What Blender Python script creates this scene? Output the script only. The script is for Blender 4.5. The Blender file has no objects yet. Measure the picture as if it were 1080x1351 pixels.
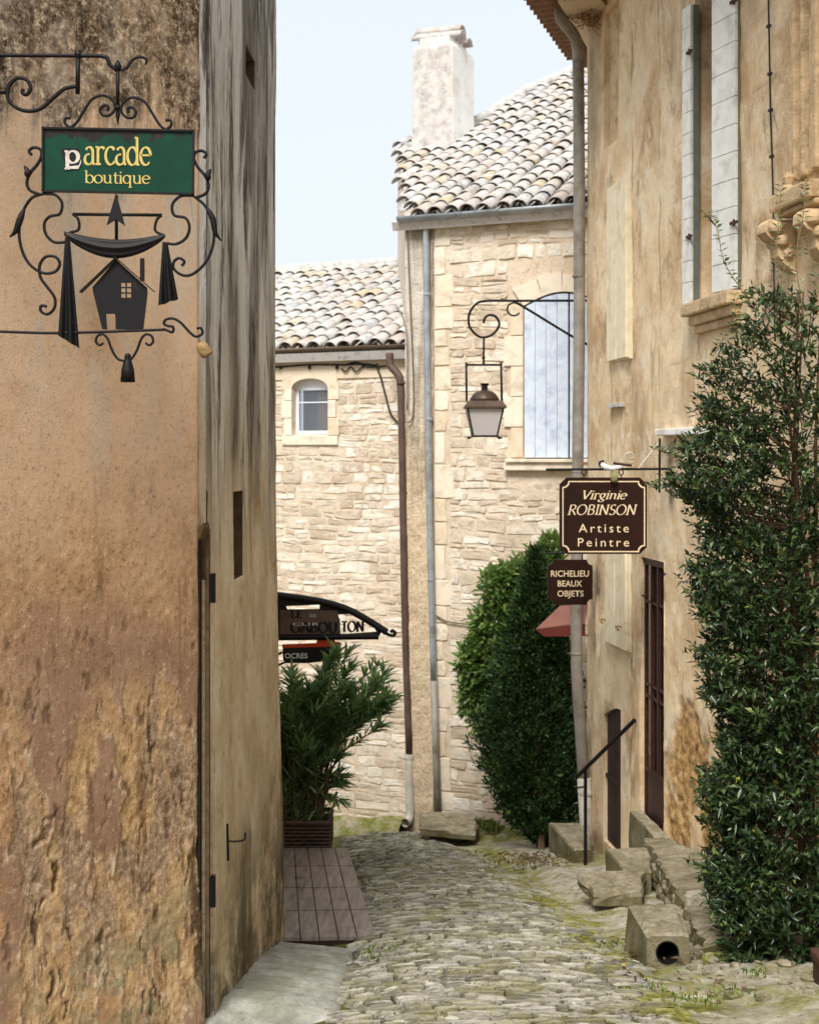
import bpy, bmesh, math, random
import numpy as np
from mathutils import Vector, Matrix
R = math.radians
random.seed(7); rng = np.random.default_rng(11)
SC = bpy.context.scene
COL = SC.collection

# ------------------------------------------------------------------ camera
F = 1800.0; CX = 540.0; HY = 600.0          # focal length and horizon of the photograph, in its pixels
cam = bpy.data.cameras.new('camera'); camo = bpy.data.objects.new('camera', cam); COL.objects.link(camo)
camo.location = (0, 0, 0); camo.rotation_euler = (R(90), 0, 0)
cam.sensor_fit = 'HORIZONTAL'; cam.sensor_width = 36; cam.lens = 36*F/1080
cam.shift_y = -(675.5-HY)/1080; cam.clip_start = .1; cam.clip_end = 2000
cam.dof.use_dof = True; cam.dof.focus_distance = 6.9; cam.dof.aperture_fstop = 7.0
SC.camera = camo

# ------------------------------------------------------------------ sky, sun, exposure
SUN_EL, SUN_AZ = 50, 197       # azimuth from +Y clockwise: a hazy sun behind the camera, a little to its left
w = bpy.data.worlds.new('World'); SC.world = w; w.use_nodes = True
nt = w.node_tree; nt.nodes.clear()
sky = nt.nodes.new('ShaderNodeTexSky'); sky.sky_type = 'NISHITA'; sky.sun_disc = False
sky.sun_elevation = R(SUN_EL); sky.sun_rotation = R(SUN_AZ); sky.air_density = 1.0; sky.dust_density = 4.0; sky.ozone_density = 1.0
hs = nt.nodes.new('ShaderNodeHueSaturation'); hs.inputs['Saturation'].default_value = .38; hs.inputs['Value'].default_value = 1.0
mx = nt.nodes.new('ShaderNodeMix'); mx.data_type = 'RGBA'; mx.inputs['Factor'].default_value = .75
mx.inputs['B'].default_value = (6.3, 6.8, 7.4, 1)       # an even veil of high cloud over the blue
bg = nt.nodes.new('ShaderNodeBackground'); bg.inputs['Strength'].default_value = .10
wo = nt.nodes.new('ShaderNodeOutputWorld')
nt.links.new(sky.outputs[0], hs.inputs['Color']); nt.links.new(hs.outputs[0], mx.inputs['A'])
nt.links.new(mx.outputs['Result'], bg.inputs[0]); nt.links.new(bg.outputs[0], wo.inputs[0])
sl = bpy.data.lights.new('sun', 'SUN'); sl.energy = 2.7; sl.angle = R(22); sl.color = (1, .96, .90)
so = bpy.data.objects.new('sun', sl); COL.objects.link(so)
so.rotation_euler = (R(90-SUN_EL), 0, R(180-SUN_AZ))
so.location = (-2, -6, 12)
vs = SC.view_settings; vs.view_transform = 'Standard'; vs.look = 'None'; vs.gamma = 1; vs.use_curve_mapping = False
vs.exposure = .66
SC.cycles.max_bounces = 7; SC.cycles.diffuse_bounces = 4; SC.cycles.transparent_max_bounces = 8

# ------------------------------------------------------------------ helpers
def at(px, py, Y): return Vector(((px-CX)*Y/F, Y, (HY-py)*Y/F))
def srgb(r, g, b):
    f = lambda c: (c/255/12.92 if c/255 <= .04045 else ((c/255+.055)/1.055)**2.4)
    return (f(r), f(g), f(b), 1)

class MB:
    def __init__(s): s.v = []; s.f = []
    def add(s, vs, fs):
        n = len(s.v); s.v += [tuple(p) for p in vs]; s.f += [tuple(i+n for i in f) for f in fs]; return s
    def box(s, c, dx, dy, dz):      # centre and three half-extent vectors
        c, dx, dy, dz = map(Vector, (c, dx, dy, dz))
        vs = [c+a*dx+b*dy+e*dz for e in (-1, 1) for b in (-1, 1) for a in (-1, 1)]
        return s.add(vs, [(0,2,3,1),(4,5,7,6),(0,1,5,4),(2,6,7,3),(0,4,6,2),(1,3,7,5)])
    def aabox(s, x0, x1, y0, y1, z0, z1):
        return s.box(((x0+x1)/2,(y0+y1)/2,(z0+z1)/2), ((x1-x0)/2,0,0), (0,(y1-y0)/2,0), (0,0,(z1-z0)/2))
    def tube(s, pts, r, n=8, flat=None, cap=True):
        pts = [Vector(p) for p in pts]; m = len(pts); rs = r if isinstance(r, (list, tuple)) else [r]*m
        up = Vector((0, 0, 1)); base = len(s.v); prev = None
        for i, p in enumerate(pts):
            t = (pts[min(i+1, m-1)]-pts[max(i-1, 0)]).normalized()
            if prev is None:
                a = t.cross(up)
                if a.length < .05: a = t.cross(Vector((0, 1, 0)))
            else: a = prev-t*prev.dot(t)
            a.normalize(); b = t.cross(a); prev = a
            for k in range(n):
                q = 2*math.pi*k/n
                s.v.append(tuple(p+(a*math.cos(q)+b*math.sin(q))*rs[i]))
        for i in range(m-1):
            for k in range(n):
                s.f.append((base+i*n+k, base+i*n+(k+1) % n, base+(i+1)*n+(k+1) % n, base+(i+1)*n+k))
        if cap:
            s.f.append(tuple(base+k for k in range(n))[::-1]); s.f.append(tuple(base+(m-1)*n+k for k in range(n)))
        return s
    def lathe(s, c, prof, n=16, axis=None):     # prof: (radius, height) pairs, upwards from c
        c = Vector(c); base = len(s.v)
        for r, h in prof:
            for k in range(n):
                q = 2*math.pi*k/n; s.v.append((c.x+r*math.cos(q), c.y+r*math.sin(q), c.z+h))
        for i in range(len(prof)-1):
            for k in range(n):
                s.f.append((base+i*n+k, base+i*n+(k+1) % n, base+(i+1)*n+(k+1) % n, base+(i+1)*n+k))
        s.f.append(tuple(base+k for k in range(n))[::-1]); s.f.append(tuple(base+(len(prof)-1)*n+k for k in range(n)))
        return s
    def prism(s, poly, d):       # poly: list of 3D points in a plane, d: extrusion vector
        d = Vector(d); n = len(poly); p = [Vector(q) for q in poly]
        s.add(p+[q+d for q in p], [tuple(range(n))[::-1], tuple(range(n, 2*n))]+[(i, (i+1) % n, n+(i+1) % n, n+i) for i in range(n)])
        return s
    def mesh(s, name): 
        m = bpy.data.meshes.new(name); m.from_pydata(s.v, [], s.f); m.update(); return m

def tidy(m, bevel=0):
    b = bmesh.new(); b.from_mesh(m)
    bmesh.ops.recalc_face_normals(b, faces=b.faces)
    if bevel: bmesh.ops.bevel(b, geom=[e for e in b.edges if e.calc_face_angle(0) > .6], offset=bevel, segments=2, affect='EDGES', profile=.6)
    b.to_mesh(m); b.free()

def ob(name, mesh, mat, parent=None, smooth=False, bevel=0, label=None, kind=None, fix=True):
    if isinstance(mesh, MB): 
        mesh = mesh.mesh(name)
        if fix: tidy(mesh, bevel)
    o = bpy.data.objects.new(name, mesh); COL.objects.link(o)
    if mat is not None and not mesh.materials: mesh.materials.append(mat)
    if smooth: mesh.polygons.foreach_set('use_smooth', [True]*len(mesh.polygons))
    if parent is not None:
        o.parent = parent
        if parent.type == 'EMPTY': o.matrix_parent_inverse = Matrix.Translation(-Vector(parent.location))
    if label: o['label'] = label
    if kind: o['kind'] = kind
    return o
def tag(o, label, cat, group=None):
    o['label'] = label; o['category'] = cat
    if group: o['group'] = group
    return o
def thing(name, label, cat, loc=(0, 0, 0), group=None):
    o = bpy.data.objects.new(name, None); COL.objects.link(o); o.location = loc; o.empty_display_size = .2
    return tag(o, label, cat, group)

def curve(pts, n=6):         # Catmull-Rom through the points
    P = [Vector(p) for p in pts]; out = []
    Q = [P[0]*2-P[1]]+P+[P[-1]*2-P[-2]]
    for i in range(1, len(Q)-2):
        a, b, c, d = Q[i-1:i+3]
        for k in range(n):
            t = k/n
            out.append(.5*((2*b)+(c-a)*t+(2*a-5*b+4*c-d)*t*t+(3*b-a-3*c+d)*t**3))
    out.append(P[-1]); return out

# value noise on numpy arrays
def _h(ix, iy, s):
    n = (ix.astype(np.int64)*374761393+iy.astype(np.int64)*668265263+s*982451653) & 0xffffffff
    n = ((n ^ (n >> 13))*1274126177) & 0xffffffff
    return ((n ^ (n >> 16)) & 0xffff)/65535.0
def vn(x, y, s=0):
    x = np.asarray(x, float); y = np.asarray(y, float)
    ix = np.floor(x); iy = np.floor(y); fx = x-ix; fy = y-iy
    fx = fx*fx*fx*(fx*(6*fx-15)+10); fy = fy*fy*fy*(fy*(6*fy-15)+10)
    a, b, c, d = _h(ix, iy, s), _h(ix+1, iy, s), _h(ix, iy+1, s), _h(ix+1, iy+1, s)
    return (a*(1-fx)+b*fx)*(1-fy)+(c*(1-fx)+d*fx)*fy
def fbm(x, y, s=0, o=4):
    t = 0; a = .5; n = 0
    for i in range(o):
        t = t+a*vn(x*2**i, y*2**i, s+i*17); n += a; a *= .5
    return t/n
def sst(a, b, x): 
    t = np.clip((x-a)/(b-a), 0, 1); return t*t*(3-2*t)

# a vertical wall plane: u runs along it, z is height, o stands out of it
class Wall:
    def __init__(s, o, u, flip=False):
        s.O = Vector((o[0], o[1], 0)); s.U = Vector((u[0], u[1], 0)).normalized()
        s.N = Vector((s.U.y, -s.U.x, 0))
        if flip: s.N = -s.N
    def p(s, u, z, o=0): return s.O+s.U*u+s.N*o+Vector((0, 0, z))
    def hit(s, px, py, o=0):
        k = (px-CX)/F; O = s.O+s.N*o       # X = k*Y
        u = (k*O.y-O.x)/(s.U.x-k*s.U.y); Y = O.y+u*s.U.y
        return u, (HY-py)*Y/F
    def box(s, mb, u0, u1, z0, z1, o0, o1):
        c = s.p((u0+u1)/2, (z0+z1)/2, (o0+o1)/2)
        return mb.box(c, s.U*(u1-u0)/2, s.N*(o1-o0)/2, Vector((0, 0, (z1-z0)/2)))
    def grid(s, name, u0, u1, z0, z1, step, holes, disp, attr, mat, parent, zstep=None, edge=None):
        zs = zstep or step
        us = list(np.linspace(u0, u1, max(2, int((u1-u0)/step)+1))); zz = list(np.linspace(z0, z1, max(2, int((z1-z0)/zs)+1)))
        for a, b, c, d, *_ in holes:
            for L, q in ((us, a), (us, b), (zz, c), (zz, d)):
                i = int(np.argmin([abs(t-q) for t in L])); L[i] = q
        us = np.array(sorted(us)); zz = np.array(sorted(zz)); nu, nz = len(us), len(zz)
        UU, ZZ = np.meshgrid(us, zz)
        D = disp(UU, ZZ) if disp else UU*0
        for a, b, c, d, *_ in holes:        # keep the edge of an opening true
            m = (UU >= a-1e-6) & (UU <= b+1e-6) & (ZZ >= c-1e-6) & (ZZ <= d+1e-6); D[m] = np.clip(D[m], -.004, .004)
        X = s.O.x+s.U.x*UU+s.N.x*D; Yv = s.O.y+s.U.y*UU+s.N.y*D
        v = np.stack([X, Yv, ZZ], -1).reshape(-1, 3)
        uc = (us[:-1]+us[1:])/2; zc = (zz[:-1]+zz[1:])/2; UC, ZC = np.meshgrid(uc, zc); keep = np.ones_like(UC, bool)
        for a, b, c, d, *_ in holes: keep &= ~((UC > a) & (UC < b) & (ZC > c) & (ZC < d))
        idx = np.arange(nu*nz).reshape(nz, nu)
        q = np.stack([idx[:-1, :-1], idx[:-1, 1:], idx[1:, 1:], idx[1:, :-1]], -1)[keep]
        if s.U.cross(Vector((0, 0, 1))).dot(s.N) < 0: q = q[:, ::-1]
        m = bpy.data.meshes.new(name); m.from_pydata(v.tolist(), [], q.tolist()); m.update()
        if attr:
            for nme, A in attr(UU, ZZ, D).items():
                at_ = m.attributes.new(nme, 'FLOAT', 'POINT'); at_.data.foreach_set('value', np.ascontiguousarray(A, dtype=np.float32).ravel())
        return ob(name, m, mat, parent, smooth=True)
    def reveal(s, mb, u0, u1, z0, z1, d, sill=True):
        P = s.p; e = .004
        mb.add([P(u0, z0, e), P(u0, z1, e), P(u0, z1, -d), P(u0, z0, -d)], [(0, 1, 2, 3)])
        mb.add([P(u1, z0, e), P(u1, z1, e), P(u1, z1, -d), P(u1, z0, -d)], [(3, 2, 1, 0)])
        mb.add([P(u0, z1, e), P(u1, z1, e), P(u1, z1, -d), P(u0, z1, -d)], [(0, 1, 2, 3)])
        if sill: mb.add([P(u0, z0, e), P(u1, z0, e), P(u1, z0, -d), P(u0, z0, -d)], [(3, 2, 1, 0)])

# ------------------------------------------------------------------ materials
class Mat:
    def __init__(s, name, rough=.85, spec=.3, metal=0):
        s.m = bpy.data.materials.new(name); s.m.use_nodes = True; s.t = s.m.node_tree; s.t.nodes.clear()
        s.b = s.n('BsdfPrincipled'); s.o = s.n('OutputMaterial'); s.l(s.b.outputs[0], s.o.inputs[0])
        s.b.inputs['Roughness'].default_value = rough; s.b.inputs['Metallic'].default_value = metal
        s.b.inputs['Specular IOR Level'].default_value = spec
        s.tc = s.n('TexCoord'); s.co = s.tc.outputs['Object']
    def n(s, t): return s.t.nodes.new('ShaderNode'+t)
    def l(s, a, b): s.t.links.new(a, b)
    def put(s, sock, v):
        if hasattr(v, 'is_output') or hasattr(v, 'links') and not isinstance(v, (int, float)): s.l(v, sock)
        else: sock.default_value = v
    def scale(s, sx, sy, sz, vec=None, off=(0, 0, 0)):
        q = s.n('Mapping'); q.inputs['Scale'].default_value = (sx, sy, sz); q.inputs['Location'].default_value = off
        s.l(vec or s.co, q.inputs['Vector']); return q.outputs[0]
    def noise(s, sc, det=4, vec=None, rough=.55, dist=0):
        q = s.n('TexNoise'); q.inputs['Scale'].default_value = sc; q.inputs['Detail'].default_value = det
        q.inputs['Roughness'].default_value = rough; q.inputs['Distortion'].default_value = dist
        s.l(vec or s.co, q.inputs['Vector']); return q.outputs['Fac']
    def vor(s, sc, vec=None, feat='F1', out='Distance'):
        q = s.n('TexVoronoi'); q.inputs['Scale'].default_value = sc; q.feature = feat; s.l(vec or s.co, q.inputs['Vector']); return q.outputs[out]
    def ramp(s, fac, stops, ease=False):
        q = s.n('ValToRGB'); e = q.color_ramp.elements
        if ease: q.color_ramp.interpolation = 'EASE'
        while len(e) < len(stops): e.new(.5)
        for x, (p, c) in zip(e, stops):
            x.position = p; x.color = c if isinstance(c, tuple) else (c, c, c, 1)
        s.put(q.inputs[0], fac); return q.outputs[0]
    def mix(s, a, b, fac, mode='MIX'):
        q = s.n('Mix'); q.data_type = 'RGBA'; q.blend_type = mode; q.clamp_factor = True
        s.put(q.inputs['Factor'], fac); s.put(q.inputs['A'], a); s.put(q.inputs['B'], b); return q.outputs['Result']
    def math(s, op, a, b=0, clamp=False):
        q = s.n('Math'); q.operation = op; q.use_clamp = clamp; s.put(q.inputs[0], a); s.put(q.inputs[1], b); return q.outputs[0]
    def xyz(s):
        q = s.n('SeparateXYZ'); s.l(s.co, q.inputs[0]); return q.outputs
    def attr(s, name, out='Fac'):
        q = s.n('Attribute'); q.attribute_name = name; return q.outputs[out]
    def rnd(s): 
        q = s.n('ObjectInfo'); return q.outputs['Random']
    def mapr(s, v, a, b, c=0, d=1):
        q = s.n('MapRange'); s.put(q.inputs[0], v); 
        for i, x in enumerate((a, b, c, d)): q.inputs[i+1].default_value = x
        return q.outputs[0]
    def color(s, c): s.put(s.b.inputs['Base Color'], c); return s
    def bump(s, h, strength=.5, dist=.01, prev=None):
        q = s.n('Bump'); q.inputs['Strength'].default_value = strength; q.inputs['Distance'].default_value = dist
        s.l(h, q.inputs['Height'])
        if prev: s.l(prev, q.inputs['Normal'])
        s.l(q.outputs[0], s.b.inputs['Normal']); return q.outputs[0]

def simple(name, c, rough=.6, metal=0, var=.25, sc=12, bump=.15, dirt=None, bd=.004, spec=.3):
    m = Mat(name, rough, spec, metal); n1 = m.noise(sc, 5); n2 = m.noise(sc*6, 3)
    lo = tuple(x*(1-var) for x in c[:3])+(1,); hi = tuple(min(1, x*(1+var)) for x in c[:3])+(1,)
    col = m.ramp(n1, [(.3, lo), (.7, hi)])
    if dirt: col = m.mix(col, dirt, m.ramp(m.noise(sc*.6, 6, rough=.7), [(.5, 0.), (.68, .8)]))
    m.color(col); m.bump(m.math('ADD', n1, n2), bump, bd); return m.m

def make_mats():
    M = {}
    # --- tan plaster of the near house: pinkish skin, scraped sandy bed with pale chipped rims, soot at the top, grey-green foot
    m = Mat('tan_plaster', .92, .12)
    z = m.xyz()['Z']; ero = m.attr('ero'); skin = m.attr('skin'); rim = m.attr('rim'); pit = m.attr('pit')
    big = m.noise(1.6, 6, rough=.65); st = m.noise(1, 8, m.scale(7, 7, .9), rough=.72, dist=.4); gr = m.noise(46, 5, rough=.8); gr2 = m.noise(30, 6, m.scale(1, 1, 1, None, (5, 5, 5)), rough=.8)
    smooth = m.ramp(big, [(.3, srgb(196, 164, 134)), (.5, srgb(216, 186, 156)), (.7, srgb(196, 168, 142))])
    smooth = m.mix(smooth, srgb(200, 190, 176), m.math('MULTIPLY', m.ramp(st, [(.48, 0.), (.6, .8)]), m.mapr(z, -.6, .4)))
    brown = m.ramp(m.noise(6, 8, rough=.75), [(.3, srgb(142, 108, 76)), (.5, srgb(188, 150, 112)), (.7, srgb(208, 174, 138))])
    brown = m.mix(brown, srgb(110, 78, 48), m.ramp(gr, [(.54, 0.), (.68, .6)]))
    sand = m.ramp(m.noise(13, 8, rough=.8), [(.3, srgb(140, 106, 70)), (.5, srgb(204, 168, 122)), (.7, srgb(236, 208, 168))])
    zz = m.math('ADD', z, m.math('MULTIPLY', m.math('SUBTRACT', big, .5), 1.4))
    c = m.mix(smooth, brown, m.ramp(m.mapr(zz, .35, -.75), [(0, 0.), (1, 1.)]))
    c = m.mix(c, m.ramp(m.noise(4, 6, rough=.7), [(.3, srgb(142, 112, 92)), (.7, srgb(174, 142, 118))]), m.math('MULTIPLY', skin, .9))
    sand = m.mix(sand, m.ramp(gr2, [(.4, srgb(128, 104, 82)), (.6, srgb(196, 170, 146))]), m.ramp(m.noise(2.6, 8, m.scale(1.4, 1.4, .6, None, (9, 2, 4)), rough=.72), [(.47, 0.), (.55, .85)]))
    sand = m.mix(sand, srgb(88, 62, 38), m.ramp(m.noise(1, 8, m.scale(16, 16, 3.2), rough=.8), [(.57, 0.), (.63, .8)]))
    c = m.mix(c, sand, ero)
    c = m.mix(c, srgb(230, 208, 174), m.math('MULTIPLY', rim, .8))
    c = m.mix(c, srgb(92, 62, 36), m.math('MULTIPLY', m.ramp(st, [(.54, 0.), (.62, 1.)]), m.mapr(zz, .0, -1.2, 0, .6)))
    c = m.mix(c, srgb(72, 50, 32), m.math('MULTIPLY', pit, .85))
    c = m.mix(c, srgb(150, 142, 110), m.math('MULTIPLY', m.ramp(m.noise(2.6, 7, rough=.7), [(.46, 0.), (.56, .8)]), m.mapr(z, -1.85, -2.35)))
    soot = m.math('MULTIPLY', m.mapr(m.math('ADD', z, m.math('MULTIPLY', m.math('SUBTRACT', st, .5), 1.8)), 1.30, 1.60), m.ramp(m.noise(4, 8, rough=.8), [(.34, .3), (.56, 1.)]))
    c = m.mix(c, m.ramp(m.noise(24, 6, rough=.85), [(.4, srgb(44, 36, 28)), (.52, srgb(104, 86, 66)), (.62, srgb(206, 188, 162))]), soot)
    c = m.mix(c, srgb(104, 76, 50), m.math('MULTIPLY', m.ramp(gr, [(.54, 0.), (.65, .55)]), m.mapr(zz, .9, -.6, .5, 1)))
    c = m.mix(c, srgb(232, 210, 178), m.math('MULTIPLY', m.ramp(gr2, [(.56, 0.), (.67, .6)]), m.mapr(zz, .9, -.6, .5, 1)))
    m.color(c)
    p = m.bump(m.math('MULTIPLY', gr, m.math('ADD', m.math('ADD', .25, m.math('MULTIPLY', ero, .9)), m.math('ADD', m.mapr(zz, .5, -.8, 0, .5), soot))), .6, .010); m.bump(m.noise(110, 4, rough=.7), .5, .004, p)
    M['tan'] = m.m
    # --- grey weathered render of the same house beyond the slit
    m = Mat('grey_render', .93, .12); z = m.xyz()['Z']
    n1 = m.noise(1, 8, m.scale(2.2, 2.2, .55), rough=.72, dist=.3); n2 = m.noise(1, 8, m.scale(4.5, 4.5, .8, off=(3, 1, 0)), rough=.75, dist=.3); n3 = m.noise(1, 8, m.scale(6, 6, 1.0, off=(8, 5, 3)), rough=.78); b = m.noise(2.0, 8, rough=.7)
    up = m.ramp(n1, [(.34, srgb(132, 131, 126)), (.47, srgb(190, 190, 188)), (.58, srgb(226, 228, 228))])
    lo = m.ramp(b, [(.32, srgb(188, 168, 136)), (.5, srgb(218, 200, 170)), (.66, srgb(236, 224, 202))])
    c = m.mix(up, lo, m.mapr(m.math('ADD', z, m.math('MULTIPLY', m.math('SUBTRACT', n1, .5), 3.0)), .7, -.7))
    c = m.mix(c, srgb(62, 56, 48), m.math('MULTIPLY', m.ramp(n2, [(.52, 0.), (.59, .9)]), m.mapr(m.math('ADD', z, m.math('MULTIPLY', m.math('SUBTRACT', b, .5), 2.)), -.9, .3, .12, 1)))
    c = m.mix(c, srgb(226, 222, 214), m.math('MULTIPLY', m.ramp(n3, [(.56, 0.), (.63, .85)]), m.mapr(z, -1.8, -.2, .45, 1)))
    c = m.mix(c, srgb(52, 44, 32), m.math('MULTIPLY', m.attr('stain'), m.ramp(n3, [(.34, .25), (.56, .95)])))
    c = m.mix(c, srgb(150, 112, 66), m.math('MULTIPLY', m.ramp(m.noise(5, 8, rough=.8), [(.56, 0.), (.64, .6)]), m.mapr(z, .4, -.6)))
    c = m.mix(c, srgb(92, 84, 58), m.math('MULTIPLY', m.ramp(m.noise(2.4, 8, rough=.75), [(.4, 0.), (.54, .9)]), m.mapr(z, -1.9, -2.7)))
    c = m.mix(c, srgb(92, 78, 58), m.ramp(m.noise(34, 6, rough=.85), [(.56, 0.), (.68, .55)])); m.color(c); p = m.bump(m.noise(26, 7, rough=.8), .7, .012); m.bump(n3, .1, .01, p)
    M['grey'] = m.m
    # --- cream ochre render of the house on the right
    m = Mat('ochre_render', .93, .12); z = m.xyz()['Z']; ero = m.attr('ero')
    n1 = m.noise(1, 8, m.scale(1.1, 1.1, .9), rough=.7, dist=.5); n2 = m.noise(1, 8, m.scale(2.2, 2.2, 1.5, off=(5, 2, 0)), rough=.74, dist=.5); n3 = m.noise(1, 8, m.scale(2.6, 2.6, 2.0, off=(1, 7, 3)), rough=.76, dist=.4); b = m.noise(1.5, 8, rough=.72)
    c = m.ramp(b, [(.3, srgb(214, 186, 146)), (.47, srgb(234, 208, 170)), (.58, srgb(244, 224, 190)), (.72, srgb(226, 196, 154))])
    c = m.mix(c, srgb(188, 152, 110), m.ramp(n1, [(.48, 0.), (.62, .7)]))
    c = m.mix(c, srgb(122, 98, 72), m.ramp(n2, [(.55, 0.), (.66, .65)]))
    c = m.mix(c, srgb(240, 226, 200), m.ramp(n3, [(.54, 0.), (.61, .8)]))
    c = m.mix(c, srgb(104, 92, 78), m.math('MULTIPLY', m.attr('stain'), m.ramp(m.noise(6, 8, rough=.78), [(.3, .25), (.52, .9)])))
    rub = m.ramp(m.noise(11, 8, rough=.82), [(.34, srgb(98, 70, 40)), (.5, srgb(184, 146, 96)), (.64, srgb(226, 196, 148))])
    c = m.mix(c, rub, ero)
    c = m.mix(c, srgb(84, 62, 40), m.math('MULTIPLY', m.attr('crack'), .95))
    c = m.mix(c, srgb(128, 98, 66), m.ramp(m.noise(26, 7, rough=.85), [(.56, 0.), (.66, .6)])); m.color(c); p = m.bump(m.noise(20, 8, rough=.8), .8, .014); m.bump(m.noise(70, 4), .35, .004, p)
    M['ochre'] = m.m
    # --- limestone rubble, ashlar, mortar
    def stone(name, a, b_, c_, rnd=True, sc=9, bs=.6):
        m = Mat(name, .92, .15); r = m.rnd() if rnd else m.attr('rnd')
        v = m.n('VectorMath'); v.operation = 'ADD'; m.l(m.co, v.inputs[0]); 
        cc = m.n('CombineXYZ'); m.l(m.math('MULTIPLY', r, 37.), cc.inputs[0]); m.l(cc.outputs[0], v.inputs[1]); vec = v.outputs[0]
        base = m.ramp(r, [(0, a), (.45, b_), (1, c_)])
        n1 = m.noise(sc, 6, vec, rough=.68)
        c = m.mix(base, tuple(x*.6 for x in a[:3])+(1,), m.ramp(n1, [(.5, 0.), (.66, .55)]))
        c = m.mix(c, (.86, .8, .7, 1), m.ramp(m.noise(sc*.8, 5, m.scale(1, 1, 1, vec, (4, 4, 4))), [(.55, 0.), (.72, .45)]))
        m.color(c); m.bump(m.math('ADD', n1, m.noise(sc*5, 4, vec, rough=.7)), bs, .012); return m
    A, B, C_ = srgb(190, 172, 150), srgb(212, 198, 178), srgb(232, 224, 210)
    M['lime'] = stone('limestone', A, B, C_).m
    M['lime_stuff'] = stone('limestone_small', A, B, C_, False).m
    M['ashlar'] = stone('dressed_limestone', srgb(216, 198, 170), srgb(226, 210, 186), srgb(236, 224, 206), sc=5, bs=.35).m
    m = Mat('lime_mortar', .95, .1); b = m.noise(1.3, 6, rough=.6)
    c = m.ramp(b, [(.3, srgb(204, 184, 158)), (.55, srgb(218, 202, 180)), (.75, srgb(230, 218, 200))])
    c = m.mix(c, srgb(150, 112, 76), m.ramp(m.noise(16, 6, rough=.72), [(.52, 0.), (.74, .7)]))
    m.color(c); p = m.bump(m.noise(14, 6, rough=.75), .8, .02); M['mortar'] = m.m
    m = Mat('roughcast', .95, .1); n = m.noise(24, 6, rough=.75); z = m.xyz()['Z']
    c = m.ramp(n, [(.3, srgb(168, 140, 106)), (.48, srgb(212, 190, 158)), (.7, srgb(232, 216, 192))])
    c = m.mix(c, srgb(216, 208, 198), m.mapr(z, -.5, 1.4, 0, .75))
    c = m.mix(c, srgb(120, 104, 82), m.math('MULTIPLY', m.ramp(m.noise(1, 6, m.scale(6, 6, .6)), [(.5, 0.), (.62, .7)]), m.mapr(z, -2.2, -.2, 0, .8)))
    m.color(c); m.bump(n, .9, .03); M['roughcast'] = m.m
    # --- roof tiles
    def tile(name, rnd=True):
        m = Mat(name, .9, .2); r = m.rnd() if rnd else m.attr('rnd')
        v = m.n('VectorMath'); v.operation = 'ADD'; m.l(m.co, v.inputs[0])
        cc = m.n('CombineXYZ'); m.l(m.math('MULTIPLY', r, 37.), cc.inputs[0]); m.l(cc.outputs[0], v.inputs[1]); vec = v.outputs[0]
        base = m.ramp(r, [(0, srgb(196, 192, 186)), (.25, srgb(188, 174, 164)), (.45, srgb(170, 170, 172)), (.65, srgb(202, 198, 188)), (.84, srgb(182, 166, 152)), (.96, srgb(192, 172, 138)), (1, srgb(150, 149, 149))])
        c = m.mix(base, srgb(198, 196, 194), m.ramp(m.noise(9, 6, vec, rough=.7), [(.42, 0.), (.58, .8)]))
        c = m.mix(c, srgb(112, 104, 92), m.ramp(m.noise(17, 6, vec, rough=.75), [(.54, 0.), (.66, .75)]))
        c = m.mix(c, srgb(122, 118, 66), m.ramp(m.noise(6, 6, m.scale(1, 1, 1, vec, (3, 9, 1)), rough=.7), [(.6, 0.), (.7, .6)]))
        m.color(c); m.bump(m.noise(30, 5, vec, rough=.7), .5, .008); return m.m
    M['tile'] = tile('weathered_tile'); M['tile_stuff'] = tile('weathered_channel_tile', False)
    M['tile_red'] = simple('red_clay_tile', srgb(136, 102, 78), .9, var=.4, sc=8, dirt=srgb(110, 84, 60))
    # --- ground
    def paving(name, rnd=True):
        m = Mat(name, .75, .3); r = m.rnd() if rnd else m.attr('rnd'); o = m.xyz()
        base = m.ramp(r, [(0, srgb(110, 106, 94)), (.3, srgb(142, 138, 126)), (.65, srgb(162, 158, 146)), (1, srgb(186, 182, 170))])
        n1 = m.noise(16, 6, rough=.7); n2 = m.noise(2.2, 5)
        c = m.mix(base, srgb(86, 76, 62), m.ramp(n1, [(.5, 0.), (.72, .8)]))
        d = m.math('ADD', o['X'], m.math('SUBTRACT', m.math('MULTIPLY', o['Y'], .058), 1.72))      # metres right of the line where paving meets gutter
        band = m.math('SUBTRACT', 1, m.math('MULTIPLY', m.math('ABSOLUTE', d), 3.2), True)
        moss = m.math('MULTIPLY', m.ramp(m.noise(3.4, 6, rough=.65), [(.42, 0.), (.62, 1.)]), m.math('ADD', m.math('MULTIPLY', band, .9), .55))
        c = m.mix(c, m.ramp(m.noise(20, 4), [(.3, srgb(92, 92, 40)), (.7, srgb(150, 146, 74))]), m.math('MULTIPLY', moss, .85, True))
        m.color(c); m.bump(m.math('ADD', n1, m.noise(70, 4)), .7, .012); return m.m
    M['pave'] = paving('street_stone'); M['pave_stuff'] = paving('street_stone_far', False)
    m = Mat('street_bed', .95, .1); n = m.noise(12, 6, rough=.7)
    c = m.ramp(n, [(.3, srgb(50, 44, 34)), (.55, srgb(84, 76, 60)), (.75, srgb(116, 108, 88))])
    c = m.mix(c, srgb(98, 104, 44), m.ramp(m.noise(3.1, 6, rough=.66), [(.45, 0.), (.6, .85)])); m.color(c); m.bump(n, .8, .02); M['bed'] = m.m
    m = Mat('worn_concrete', .8, .25); n = m.noise(5, 8, m.scale(1, .55, 1), rough=.75)
    c = m.ramp(n, [(.34, srgb(122, 122, 112)), (.5, srgb(164, 163, 154)), (.64, srgb(198, 197, 190))])
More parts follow.
